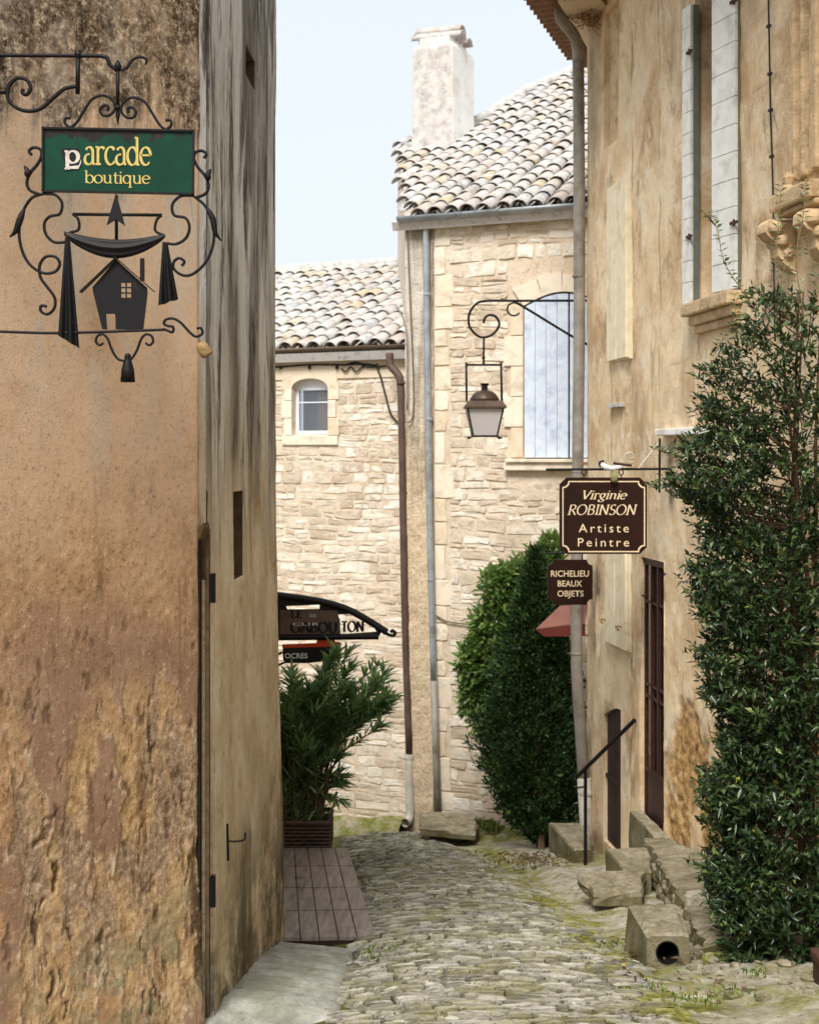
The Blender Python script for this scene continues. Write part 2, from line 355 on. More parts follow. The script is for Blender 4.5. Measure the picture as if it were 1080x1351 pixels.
    c = m.mix(c, srgb(128, 132, 108), m.ramp(m.noise(1.7, 6, m.scale(1, 1, 1, None, (7, 3, 0)), rough=.65), [(.45, 0.), (.62, .6)]))
    c = m.mix(c, srgb(90, 82, 64), m.ramp(m.noise(20, 7, rough=.82), [(.56, 0.), (.66, .7)])); m.color(c); m.bump(m.math('ADD', n, m.noise(40, 6, rough=.75)), .7, .014); M['concrete'] = m.m
    m = Mat('gutter_stone', .8, .25); n = m.noise(9, 8, m.scale(1, .6, 1), rough=.78); o = m.xyz()
    c = m.ramp(n, [(.32, srgb(128, 118, 96)), (.5, srgb(180, 174, 154)), (.66, srgb(208, 204, 188))])
    d = m.math('ADD', o['X'], m.math('SUBTRACT', m.math('MULTIPLY', o['Y'], .058), 1.80)); band = m.math('SUBTRACT', 1, m.math('MULTIPLY', m.math('ABSOLUTE', d), 4.5), True)
    mo = m.math('ADD', m.math('MULTIPLY', band, .9), m.ramp(m.noise(2.3, 5), [(.47, 0.), (.6, .8)]))
    c = m.mix(c, m.ramp(m.noise(14, 5), [(.3, srgb(96, 98, 36)), (.7, srgb(158, 158, 72))]), m.math('MULTIPLY', mo, m.ramp(m.noise(6, 6, rough=.7), [(.34, 0.), (.55, 1.)]), True))
    c = m.mix(c, srgb(92, 80, 58), m.ramp(m.noise(15, 8, rough=.82), [(.54, 0.), (.62, .8)])); m.color(c); m.bump(m.math('ADD', n, m.noise(45, 6, rough=.75)), .9, .016); M['gutter'] = m.m
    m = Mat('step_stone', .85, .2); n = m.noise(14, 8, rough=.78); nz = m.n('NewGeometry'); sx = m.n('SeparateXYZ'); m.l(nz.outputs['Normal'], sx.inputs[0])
    c = m.ramp(n, [(.3, srgb(116, 106, 84)), (.5, srgb(160, 150, 126)), (.68, srgb(190, 182, 162))])
    c = m.mix(c, srgb(84, 78, 40), m.ramp(m.noise(4, 6, m.scale(1, 1, 1, None, (2, 2, 8)), rough=.7), [(.44, 0.), (.66, .6)]))
    c = m.mix(c, srgb(60, 50, 34), m.ramp(m.noise(22, 7, rough=.8), [(.56, 0.), (.68, .6)]))
    side_shade = m.math('SUBTRACT', 1, m.math('MULTIPLY', sx.outputs['Z'], 1.3), True)      # mossy sides, darkened by facing direction as painted shade
    c = m.mix(c, m.ramp(m.noise(18, 6, rough=.75), [(.35, srgb(62, 58, 30)), (.65, srgb(112, 104, 62))]), m.math('MULTIPLY', side_shade, m.ramp(m.noise(3.5, 6, rough=.7), [(.36, .35), (.56, .9)])))
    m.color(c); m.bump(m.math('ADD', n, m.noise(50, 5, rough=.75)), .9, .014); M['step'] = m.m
    m = Mat('mossy_stone', .9, .2); n = m.noise(7, 6, rough=.7)
    c = m.mix(m.ramp(n, [(.3, srgb(132, 118, 88)), (.7, srgb(196, 186, 160))]), m.ramp(m.noise(22, 4), [(.3, srgb(82, 92, 30)), (.7, srgb(140, 144, 62))]), m.ramp(m.noise(3.6, 6, rough=.66), [(.4, 0.), (.56, .9)]))
    m.color(c); m.bump(m.math('ADD', n, m.noise(30, 5)), .8, .02); M['mossy'] = m.m
    m = Mat('earth', .95, .1); n = m.noise(1.4, 6, rough=.65); c = m.ramp(n, [(.3, srgb(96, 84, 62)), (.7, srgb(160, 146, 118))])
    m.color(c); m.bump(m.noise(20, 5), .5, .02); M['earth'] = m.m
    # --- metals, paint, wood
    m = Mat('wrought_iron', .55, .25); n = m.noise(40, 5, rough=.7)
    c = m.mix(srgb(15, 14, 16), srgb(66, 36, 24), m.ramp(m.noise(14, 6, rough=.7), [(.58, 0.), (.72, .7)])); m.color(c); m.bump(n, .25, .003); M['iron'] = m.m
    M['rust'] = simple('rusted_iron', srgb(70, 48, 38), .75, var=.4, sc=25)
    m = Mat('green_enamel', .42, .2); o = m.xyz()
    chip = m.math('ADD', m.noise(11, 6, m.scale(1, 1, .8), rough=.68), m.mapr(o['Z'], 1.22, 1.31, -.08, .2))
    c = m.mix(m.ramp(m.noise(9, 4), [(.3, srgb(0, 50, 36)), (.7, srgb(2, 64, 46))]), m.ramp(m.noise(34, 5, rough=.7), [(.35, srgb(24, 22, 24)), (.6, srgb(44, 34, 32)), (.75, srgb(96, 50, 30))]), m.ramp(chip, [(.585, 0.), (.60, 1.)]))
    m.color(c); m.bump(m.noise(16, 4), .12, .004); M['green'] = m.m
    M['gold'] = simple('cream_gold_lettering', srgb(196, 176, 100), .5, var=.12, sc=40, bump=.05)
    M['old_white'] = simple('old_white_lettering', srgb(196, 188, 176), .6, var=.3, sc=50)
    M['sign_brown'] = simple('dark_brown_enamel', srgb(44, 23, 16), .42, var=.2, sc=8, bump=.06, spec=.25)
    M['cream_paint'] = simple('cream_lettering', srgb(238, 216, 178), .5, var=.08, sc=30, bump=.05)
    M['zinc'] = simple('zinc', srgb(158, 166, 172), .5, .3, var=.2, sc=7, dirt=srgb(112, 112, 108), spec=.5)
    M['zinc_pipe'] = simple('old_zinc_pipe', srgb(146, 140, 130), .6, .15, var=.25, sc=5, dirt=srgb(104, 90, 72))
    M['copper'] = simple('brown_painted_pipe', srgb(92, 74, 66), .55, .1, var=.25, sc=6, dirt=srgb(80, 60, 54))
    M['gutter_brown'] = simple('brown_gutter', srgb(104, 90, 76), .6, .1, var=.25, sc=5)
    M['pipe_white'] = simple('grey_cast_pipe', srgb(196, 190, 178), .55, var=.15, sc=8, dirt=srgb(140, 128, 110))
    M['blue_wood'] = simple('pale_blue_shutter_paint', srgb(206, 217, 232), .65, var=.08, sc=9, bump=.2, dirt=srgb(166, 178, 204))
    M['cream_wood'] = simple('cream_shutter_paint', srgb(232, 220, 190), .7, var=.08, sc=9, bump=.2, dirt=srgb(206, 184, 144))
    M['grey_wood'] = simple('pale_grey_shutter_paint', srgb(226, 226, 220), .6, var=.08, sc=9, bump=.15, dirt=srgb(184, 182, 172))
    M['grey_edge'] = simple('grey_green_shutter_edge', srgb(112, 116, 106), .6, var=.15, sc=9)
    m = Mat('stained_deck_wood', .6, .35); n = m.noise(1, 6, m.scale(26, 2.2, 10), rough=.65); r = m.rnd()
    c = m.ramp(n, [(.3, srgb(108, 99, 93)), (.5, srgb(140, 130, 122)), (.7, srgb(162, 152, 144))])
    c = m.mix(c, srgb(80, 70, 64), m.math('MULTIPLY', r, .35)); c = m.mix(c, srgb(60, 48, 42), m.ramp(m.noise(5, 5), [(.58, 0.), (.7, .5)])); m.color(c); m.bump(n, .3, .004); M['deck'] = m.m
    M['door_wood'] = simple('dark_brown_door', srgb(50, 32, 26), .6, var=.3, sc=6, bump=.2)
    M['grate'] = simple('oxblood_painted_iron', srgb(58, 32, 28), .5, var=.25, sc=14)
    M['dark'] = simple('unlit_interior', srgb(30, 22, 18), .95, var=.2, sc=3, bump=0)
    M['slot'] = simple('raw_wall_core', srgb(92, 74, 52), .95, var=.35, sc=14, bump=.6, bd=.01)
    M['wicker'] = simple('dark_wicker', srgb(82, 66, 54), .7, var=.35, sc=30, bump=.4)
    M['soil'] = simple('potting_soil', srgb(44, 34, 26), .95, var=.4, sc=30, bump=.8)
    M['cable'] = simple('black_cable', srgb(48, 44, 42), .7, var=.2, sc=20)
    M['cable_pale'] = simple('weathered_cable', srgb(112, 102, 90), .75, var=.2, sc=20)
    M['awning'] = simple('faded_red_canvas', srgb(132, 90, 80), .85, var=.15, sc=5, bump=.1)
    M['awning2'] = simple('dark_red_canvas', srgb(104, 46, 38), .85, var=.15, sc=5, bump=.1)
    M['copper_roof'] = simple('tarnished_copper', srgb(80, 64, 54), .5, .5, var=.3, sc=14, dirt=srgb(84, 76, 62))
    m = Mat('frosted_glass', .45, .5); m.color(srgb(222, 218, 216)); m.b.inputs['Transmission Weight'].default_value = .25; m.bump(m.noise(6), .1, .004); M['frost'] = m.m
    m = Mat('window_glass', .04, .5); m.color(srgb(200, 206, 216)); m.b.inputs['Transmission Weight'].default_value = .9; M['glass'] = m.m
    M['pvc'] = simple('white_window_frame', srgb(226, 230, 236), .45, var=.04, sc=6, bump=.03)
    M['curtain'] = simple('tan_curtain', srgb(196, 164, 132), .9, var=.12, sc=5)
    M['room'] = simple('dim_blue_room', srgb(150, 154, 172), .9, var=.15, sc=3, bump=0)
    M['white_lime'] = simple('whitewashed_render', srgb(240, 238, 232), .92, var=.07, sc=4, bump=.4, dirt=srgb(204, 190, 172), bd=.01)
    m = Mat('mottled_grey_render', .95, .1); n = m.noise(7, 6, rough=.72)
    c = m.ramp(n, [(.34, srgb(164, 158, 154)), (.52, srgb(198, 192, 186)), (.7, srgb(224, 218, 210))])
    m.color(c); m.bump(m.noise(22, 5), .6, .012); M['mottled_grey'] = m.m
    M['terracotta'] = simple('terracotta', srgb(76, 52, 38), .85, var=.25, sc=7, bump=.3, dirt=srgb(60, 44, 32))
    M['corbel'] = simple('carved_stone', srgb(206, 180, 142), .92, var=.2, sc=8, bump=.6, dirt=srgb(140, 112, 80), bd=.012)
    M['orange'] = simple('orange_board', srgb(206, 72, 34), .55, var=.1, sc=6, bump=.05)
    M['black_board'] = simple('black_board', srgb(26, 24, 24), .5, var=.2, sc=6, bump=.05)
    M['chalk'] = simple('chalk_white', srgb(226, 228, 226), .8, var=.1, sc=60)
    M['smoke_panel'] = simple('smoked_brown_panel', srgb(92, 74, 66), .3, var=.25, sc=5, bump=.05, spec=.5)
    M['cork'] = simple('cork', srgb(150, 124, 84), .8, var=.35, sc=40, bump=.5)
    M['straw'] = simple('dry_straw', srgb(150, 112, 66), .9, var=.35, sc=20)
    # --- leaves
    def leaf(name, a, b_, c_, rough=.42, trans=.12):
        m = Mat(name, rough, .45); r = m.attr('rnd')
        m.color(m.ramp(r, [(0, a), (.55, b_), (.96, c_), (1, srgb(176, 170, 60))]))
        tr = m.n('BsdfTranslucent'); m.l(m.ramp(r, [(0, b_), (1, c_)]), tr.inputs[0]); ms = m.n('MixShader'); ms.inputs[0].default_value = trans
        m.l(m.b.outputs[0], ms.inputs[1]); m.l(tr.outputs[0], ms.inputs[2]); m.l(ms.outputs[0], m.o.inputs[0]); return m.m
    M['leaf_holm'] = leaf('evergreen_leaf', srgb(30, 46, 26), srgb(54, 74, 42), srgb(108, 126, 74), .3)
    M['leaf_ole'] = leaf('oleander_leaf', srgb(64, 94, 52), srgb(104, 140, 78), srgb(160, 186, 128), .38, .22)
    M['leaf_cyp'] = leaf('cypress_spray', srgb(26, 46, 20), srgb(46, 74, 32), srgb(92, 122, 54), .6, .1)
    M['leaf_lau'] = leaf('laurel_leaf', srgb(56, 86, 38), srgb(96, 128, 58), srgb(160, 178, 100), .38, .25)
    M['grass'] = leaf('weed_blade', srgb(66, 92, 30), srgb(98, 122, 44), srgb(140, 150, 70), .6, .2)
    M['litter'] = leaf('dead_leaf', srgb(74, 54, 36), srgb(108, 84, 56), srgb(140, 114, 80), .8, .05)
    M['bark'] = simple('bark', srgb(92, 72, 54), .9, var=.35, sc=30, bump=.6)
    M['twig'] = simple('pale_twig', srgb(132, 110, 80), .85, var=.25, sc=20)
    return M
M = make_mats()

# ------------------------------------------------------------------ the ground's height
def gz(X, Y):
    y = min(max(Y, -10), 19.5); return -1.40-.2*y
# walls of the place
RW = Wall((1.93, 14.80), (.1333, -1), True)      # house on the right, u runs towards the camera
LT = Wall((-1.008, 6.60), (-.67, -1), True)      # near house on the left
LG = Wall((-1.000, 6.64), (.10, 2.46))           # the same house beyond the slit
BL = Wall((0.02, 18.30), (-.906, .423), True)    # far house on the left, u runs to the left
BR = Wall((-.05, 18.00), (.917, -.399))          # far house in the middle, u runs to the right
for W_, q in ((RW, (0, 10)), (LT, (0, 0)), (LG, (0, 8)), (BL, (0, 0)), (BR, (0, 0))):      # all normals look at the street
    if (Vector((q[0], q[1], 0))-W_.O).dot(W_.N) < 0: W_.N = -W_.N
# ================================================================== ground and street
def sheet(name, f, us, vs, mat, kind=None, parent=None):
    v = [f(a, b) for b in vs for a in us]; n = len(us)
    fc = [(j*n+i, j*n+i+1, (j+1)*n+i+1, (j+1)*n+i) for j in range(len(vs)-1) for i in range(n-1)]
    m = bpy.data.meshes.new(name); m.from_pydata(v, [], fc); m.update(); tidy(m)
    return ob(name, m, mat, parent, True, kind=kind)
def xl(Y): return float(np.interp(Y, [5, 6.5, 9, 12, 16, 18.5], [-.30, -.33, -.30, -.40, -.66, -.9]))
def xr(Y): return float(np.interp(Y, [5, 6.8, 8.7, 12, 14.8, 16.8, 18.5], [1.5, 1.36, 1.20, 1.05, .62, .36, .3]))
sheet('ground', lambda x, y: (x, y, gz(x, y)-.12), [-300, -60, -12, -4, 0, 4, 12, 60, 300], [-300, -60, -10, 0, 6, 12, 19.5, 30, 80, 400], M['earth'], 'structure')
def camber(X, Y):
    a, b = xl(Y), xr(Y); t = (X-a)/(b-a); return .05*(1-(2*t-1)**2)
street = sheet('street', lambda t, y: (xl(y)-.25+t*(xr(y)-xl(y)+.5), y, gz(0, y)-.035+camber(xl(y)-.25+t*(xr(y)-xl(y)+.5), y)+.012*float(vn(t*9, y*3, 5))),
               list(np.linspace(0, 1, 14)), list(np.arange(3, 18.9, .25)), M['bed'], 'structure')

def block(pts, top, low, bev, mb=None, r=random, dome=.0, jit=.006, tilt=(0, 0)):
    """pts: outline (x,y); returns verts/faces of a rough block with a chamfered, uneven top."""
    n = len(pts); cx = sum(p[0] for p in pts)/n; cy = sum(p[1] for p in pts)/n
    ring = lambda k, h, q: [(cx+(x-cx)*k+r.uniform(-q, q), cy+(y-cy)*k+r.uniform(-q, q), h+r.uniform(-q, q)+tilt[0]*(x-cx)+tilt[1]*(y-cy)) for x, y in pts]
    w = min(max(abs(p[0]-cx) for p in pts), max(abs(p[1]-cy) for p in pts)); k1 = max(.3, 1-bev/w); k2 = k1*.55
    v = [(x, y, low) for x, y in pts]+ring(1.0, top-bev, jit*.5)+ring(k1, top, jit)+ring(k2, top+dome*.7, jit)+[(cx, cy, top+dome+r.uniform(-jit, jit))]
    f = []
    for a in range(3):
        f += [(a*n+i, a*n+(i+1) % n, (a+1)*n+(i+1) % n, (a+1)*n+i) for i in range(n)]
    f += [(3*n+i, 3*n+(i+1) % n, 4*n) for i in range(n)]
    return v, f
def raw(name, v, f, mat, parent, smooth=False, kind=None):
    m = bpy.data.meshes.new(name); m.from_pydata(v, [], f); m.update(); return ob(name, m, mat, parent, smooth, kind=kind)
def stuff_mesh(name, lst, mat, parent, smooth=False):
    V = []; Fc = []; A = []
    for v, f in lst:
        n = len(V); V += v; Fc += [tuple(i+n for i in q) for q in f]; A += [random.random()]*len(v)
    m = bpy.data.meshes.new(name); m.from_pydata(V, [], Fc); m.update()
    at_ = m.attributes.new('rnd', 'FLOAT', 'POINT'); at_.data.foreach_set('value', A)
    return ob(name, m, mat, parent, smooth, kind='stuff')

def pave():
    rr = random.Random(3); rows = []; Y = 5.9
    while Y < 17.6:
        d = rr.uniform(.032, .068); rows.append((Y, Y+d)); Y += d+.004
    st = []
    for a, b in rows:
        X = xl(a)+rr.uniform(-.12, .05); e = xr(a)+rr.uniform(-.05, .1)
        while X < e:
            w_ = rr.uniform(.08, .22)*(.6+.9*rr.random()); x1 = X+w_
            wob = lambda x, y: y+.035*(float(vn(x*2.3, y*3, 9))-.5)*2
            g = .0065; m_ = (X+x1)/2+rr.uniform(-.04, .04); ia, ib = a+g, b-g
            pts = [(X+g+rr.uniform(0, .015), wob(X, ia)+rr.uniform(0, .012)), (m_, wob(m_, ia)+rr.uniform(-.012, .012)), (x1-g-rr.uniform(0, .015), wob(x1, ia)+rr.uniform(0, .012)),
                   (x1-g, wob(x1, ib)-rr.uniform(0, .02)), (m_+rr.uniform(-.03, .03), wob(m_, ib)+rr.uniform(-.012, .012)), (X+g, wob(X, ib)-rr.uniform(0, .02))]
            lift = rr.uniform(-.011, .010)+.03*(float(vn(X*1.4, a*1.4, 31))-.5)
            v, f = block(pts, .0, -.09, .006, r=rr, dome=.001, jit=.005, tilt=(rr.uniform(-.08, .08), rr.uniform(-.28, .10)))
            v = [(x, y, z+gz(x, y)+camber(x, y)+lift) for x, y, z in v]
            st.append((v, f)); X = x1
    for v, f in st[:300]: raw('paving_stone', v, f, M['pave'], street)
    stuff_mesh('far_paving', st[300:], M['pave_stuff'], street)
pave()

# pale concrete apron along the foot of the left house, dished like a channel
def apron(t, y):
    x0 = -1.12; x1 = float(np.interp(y, [5, 6.5, 8.4, 9.3, 9.6], [-.34, -.30, -.28, -.36, -.5]))
    x = x0+t*(x1-x0); h = -.075+.06*(1-t)**3+.035*math.sin(t*math.pi)+.05*max(0, t-.7)*math.sin(y*2.2)
    h += -.035*float(sst(8.2, 8.9, y))-.08*float(sst(8.85, 9.1, y))-.11*float(sst(.9, 1.0, t))-.2*float(sst(9.3, 9.6, y))-.09*float(sst(7.0, 6.4, y))
    return (x, y, gz(x, y)+.055+h+.014*float(fbm(t*6, y*4, 3))+.006*math.sin(y*31+t*7))
sheet('pavement', apron, list(np.linspace(0, 1, 28)), list(np.linspace(5, 9.6, 90)), M['concrete'], 'structure')
# stone gutter between the paving and the steps on the right
def gut(t, y):
    x0 = xr(y)-.12; x1 = 2.95-.1333*(y-7)+.1 if y < 14.9 else 2.1; x = x0+t*(x1-x0)
    return (x, y, gz(x, y)+.02-.10*float(sst(.09, 0, t))-.055*math.sin(min(1, t*2.6)*math.pi)+.07*float(sst(.35, 1, t))+.05*float(fbm(x*4, y*3, 8))-.024+.02*float(vn(x*2.1, y*1.7, 44) > .5)*0)
sheet('gutter_paving', gut, list(np.linspace(0, 1, 30)), list(np.linspace(4.5, 16.5, 160)), M['gutter'], 'structure')

# ================================================================== near house on the left
lh = thing('plastered_house', 'near tan and grey plastered house wall, peeling, with a tall narrow slit', 'house', (-1.5, 7, -2.8))
def tan_fields(U, Z):
    wx = .10*(fbm(U*6, Z*6, 40)-.5)+.03*(fbm(U*24, Z*24, 46)-.5); wz = .25*(fbm(U*4, Z*4, 47)-.5)
    e = fbm((U+wx)*3.2, (Z+wz)*1.0, 21, 6)                      # tall drip-shaped islands where the coat has gone
    low = sst(-.9, -1.5, Z+.7*(fbm(U*2, Z*1.4, 6)-.5))
    thr = .545-.05*sst(-1.5, -2.3, Z)
    ero = sst(thr, thr+.012, e)*low
    rim = np.exp(-((e-thr+.012)/.010)**2)*low*sst(.4, .55, fbm(U*9, Z*6, 91))
    line = .30+.03*np.sin(Z*3.1)+.06*(fbm(U*0+2, Z*2.5, 4)-.5)+.03*(fbm(U*0+2, Z*13, 48)-.5)
    chan = sst(.030, .018, np.abs(U-line)*(1.2-.5*fbm(U*0+1, Z*5, 49)))*sst(-1.0, -1.15, Z)*sst(.40, .50, fbm(U*4, Z*3.3, 71))
    edge = sst(.09, .05, U+.05*(fbm(U*8, Z*7, 72)-.5))*sst(-1.75, -1.9, Z)*sst(.42, .5, fbm(U*6, Z*4.5, 73))
    ero = np.clip(np.maximum(ero, chan), 0, 1)
    pit = sst(.69, .72, fbm((U+wx)*12, (Z+wz)*4.4, 33, 4))*sst(-1.2, -1.8, Z)+sst(.72, .75, fbm(U*18, Z*9, 37, 4))*sst(-.6, -.9, Z)*.5
    pit = np.clip(pit+edge+chan*sst(.55, .62, fbm(U*16, Z*7, 74)), 0, 1)
    skin = sst(.44, .49, fbm((U+wx)*2.4, (Z+wz)*1.5, 55, 5))*sst(-.55, -1.0, Z+.5*(fbm(U*3, Z*3, 56)-.5))*(1-ero)
    return ero, pit, skin, rim
def tan_disp(U, Z):
    ero, pit, skin, rim = tan_fields(U, Z); rough = sst(.2, -1.0, Z)
    D = .0035*rough*(fbm(U*38, Z*38, 2, 3)-.5)*2*(1-.7*skin)-.006*ero-.009*pit+.0025*ero*(fbm(U*45, Z*45, 12, 3)-.5)*2+.006*(fbm(U*3, Z*2, 7)-.5)+.003*rim
    D += .010*sst(1.30, 1.6, Z)*(fbm(U*30, Z*18, 14, 3)-.6)
    return D-.02*sst(.03, 0, U)*fbm(U*0+5, Z*4, 77)+sst(-1.6, -3.2, Z)*.05
def tan_attr(U, Z, D):
    ero, pit, skin, rim = tan_fields(U, Z); return {'ero': ero, 'skin': skin, 'rim': rim, 'pit': pit}
LT.grid('wall', 0, 1.75, -3.0, 2.35, .0085, [], tan_disp, tan_attr, M['tan'], lh, zstep=.011)
LT.grid('wall', 1.75, 6.5, -3.0, 6.0, .2, [], None, lambda U, Z, D: {'ero': U*0, 'skin': U*0, 'rim': U*0, 'pit': U*0}, M['tan'], lh)
LT.grid('wall', 0, 1.75, 2.35, 6.0, .1, [], None, lambda U, Z, D: {'ero': U*0, 'skin': U*0, 'rim': U*0, 'pit': U*0}, M['tan'], lh)
# grey wall
Lg = 2.46
gh = [(0, 0, 0, 0)]
def at_(w_, px, py): return w_.hit(px, py)
u0, z1 = LG.hit(307, 630); u1, z0 = LG.hit(319, 765); SL = (LG.hit(307, 700)[0], LG.hit(319, 700)[0], LG.hit(313, 762)[1], LG.hit(313, 648)[1])
HO = (LG.hit(323, 80)[0], LG.hit(335, 80)[0], LG.hit(329, 108)[1], LG.hit(329, 70)[1])
CR = LG.hit(329, 700)[0]
def grey_disp(U, Z):
    D = .008*fbm(U*9, Z*5, 15, 4)+.03*(fbm(U*1.3, Z*.7, 18)-.5)+sst(0, -3.3, Z)*.055
    c = np.exp(-((U-CR-.01*np.sin(Z*9)-.02*(fbm(U*0, Z*6, 3)-.5))/.010)**2)*sst(-1.15, -1.05, Z)*sst(-.1, -.2, Z)
    c2 = np.exp(-((U-SL[0]-.02)/.012)**2)*sst(-1.6, -1.5, Z)*sst(-.75, -.8, Z)*.5
    return D-.02*np.clip(c+c2, 0, 1)
def grey_attr(U, Z, D):
    s = sst(.48, .54, fbm(U*2.6, Z*.5, 61, 5))*sst(-.7, .3, Z+.6*(fbm(U*5, Z*.8, 62)-.5))*.8+np.exp(-((U-SL[0]-.05)/.16)**2)*sst(-.25, .1, Z)*sst(1.35, .8, Z)*.9
    c = np.exp(-((U-CR-.01*np.sin(Z*9)-.02*(fbm(U*0, Z*6, 3)-.5))/.014)**2)*sst(-1.15, -1.05, Z)*sst(-.1, -.2, Z)
    return {'stain': np.clip(s+c*1.2+sst(.5, .6, fbm(U*2, Z*1.2, 66))*sst(-1.9, -2.2, Z)*.8, 0, 1)}
LG.grid('wall', .03, 2.5, -3.5, 3.2, .016, [SL, HO], grey_disp, grey_attr, M['grey'], lh, zstep=.02)
LG.grid('wall', .03, 2.5, 3.2, 6.0, .1, [], None, lambda U, Z, D: {'stain': U*0}, M['grey'], lh)
for q in (SL, HO): mb = MB(); LG.reveal(mb, *q, .22); ob('slot_reveal', mb, M['slot'], lh, fix=False)
for q in (SL, HO): mb = MB(); mb.add([LG.p(q[0], q[2], -.2), LG.p(q[1], q[2], -.2), LG.p(q[1], q[3], -.2), LG.p(q[0], q[3], -.2)], [(0, 1, 2, 3)]); ob('slot_back', mb, M['slot'], lh, fix=False)
# ragged end of the house, its back and its roof
mb = MB(); e0 = LG.p(2.5, 0); 
n_ = 40
for i in range(n_):
    za, zb = -3.6+9.6*i/n_, -3.6+9.6*(i+1)/n_
    ba, bb = [.055*float(sst(0, -3.3, z)) for z in (za, zb)]
    mb.add([(e0.x+ba, e0.y, za), (e0.x-.06, e0.y+.06, za), (e0.x-.06, e0.y+.06, zb), (e0.x+bb, e0.y, zb)], [(0, 1, 2, 3)])
    mb.add([(e0.x-.06, e0.y+.06, za), (-4.5, e0.y+.3, za), (-4.5, e0.y+.3, zb), (e0.x-.06, e0.y+.06, zb)], [(0, 1, 2, 3)])
ob('end_wall', mb, M['roughcast'], lh, fix=False)
e = LT.p(6.5, 0)
mb = MB().prism([(e.x, e.y, 6.0), (LT.O.x, LT.O.y, 6.0), (e0.x, e0.y, 6.0), (-4.5, 9.4, 6.0), (-6.5, 4, 6.0)], (0, 0, .15)); ob('roof', mb, M['tile_red'], lh)
# the door slit between the two plaster fields: dark strip painted for the shadow in the gap, grey frame, two hinges
zt, zb = LG.hit(270, 700)[1], LG.hit(270, 1385)[1]
mb = MB(); 
mb.box((-1.022, 6.625, (zt+zb)/2-.02), (.010, 0, 0), (0, .03, 0), (0, 0, (zt-zb)/2)); ob('gap_shadow', mb, M['dark'], lh)
mb = MB(); mb.box((-.985, 6.665, (zt+zb)/2), (.010, 0, 0), (.001, .016, 0), (0, 0, (zt-zb)/2+.01)); dfr = ob('door_frame', mb, M['slot'], lh, bevel=.004)
for y0, y1 in ((757, 795), (1157, 1196)):
    a, b = at(270, y0, 6.66).z, at(270, y1, 6.66).z
    mb = MB().box((-.961, 6.672, (a+b)/2), (.010, 0, 0), (0, .03, 0), (0, 0, (a-b)/2)); mb.tube([(-.955, 6.648, b), (-.955, 6.648, a)], .011, 8)
    ob('hinge', mb, M['iron'], dfr)
mb = MB().prism([at(258, 704, 6.58), at(268, 690, 6.58), at(269, 696, 6.58), at(262, 712, 6.58)], (.02, .05, 0)); ob('chipped_lintel', mb, M['slot'], lh)
mb = MB(); q0, q1 = LT.p(.0, 0, -.012), LG.p(.035, 0, .004)
mb.add([(q0.x, q0.y, zt), (q1.x, q1.y, zt), (q1.x, q1.y, 6), (q0.x, q0.y, 6)], [(0, 1, 2, 3)]); ob('corner_strip', mb, M['grey'], lh, fix=False)
# iron hold-back on the grey wall
u, z = LG.hit(287, 1110); hk = thing('hold_back_hook', 'thin iron shutter hook on the grey wall near the ground', 'hook', LG.p(u, z, .04))
mb = MB().tube([LG.p(u, z+.09, .05), LG.p(u, z-.10, .055)], .006, 6); ob('plate', mb, M['iron'], hk)
mb = MB().tube(curve([LG.p(u, z+.0, .04), LG.p(u, z+.0, .10), LG.p(u+.02, z+.004, .135), LG.p(u+.02, z+.04, .14)], 4), .005, 6); ob('hook', mb, M['iron'], hk)

# the shop behind it, round the corner, that carries the canopy sign
sh = thing('shop_house', 'plain rendered shop front hidden round the corner behind the oleander', 'house', (-2, 13, -4))
mb = MB().aabox(-4.4, -1.46, 9.75, 14.2, -5.2, .3); ob('wall', mb, M['mortar'], sh)
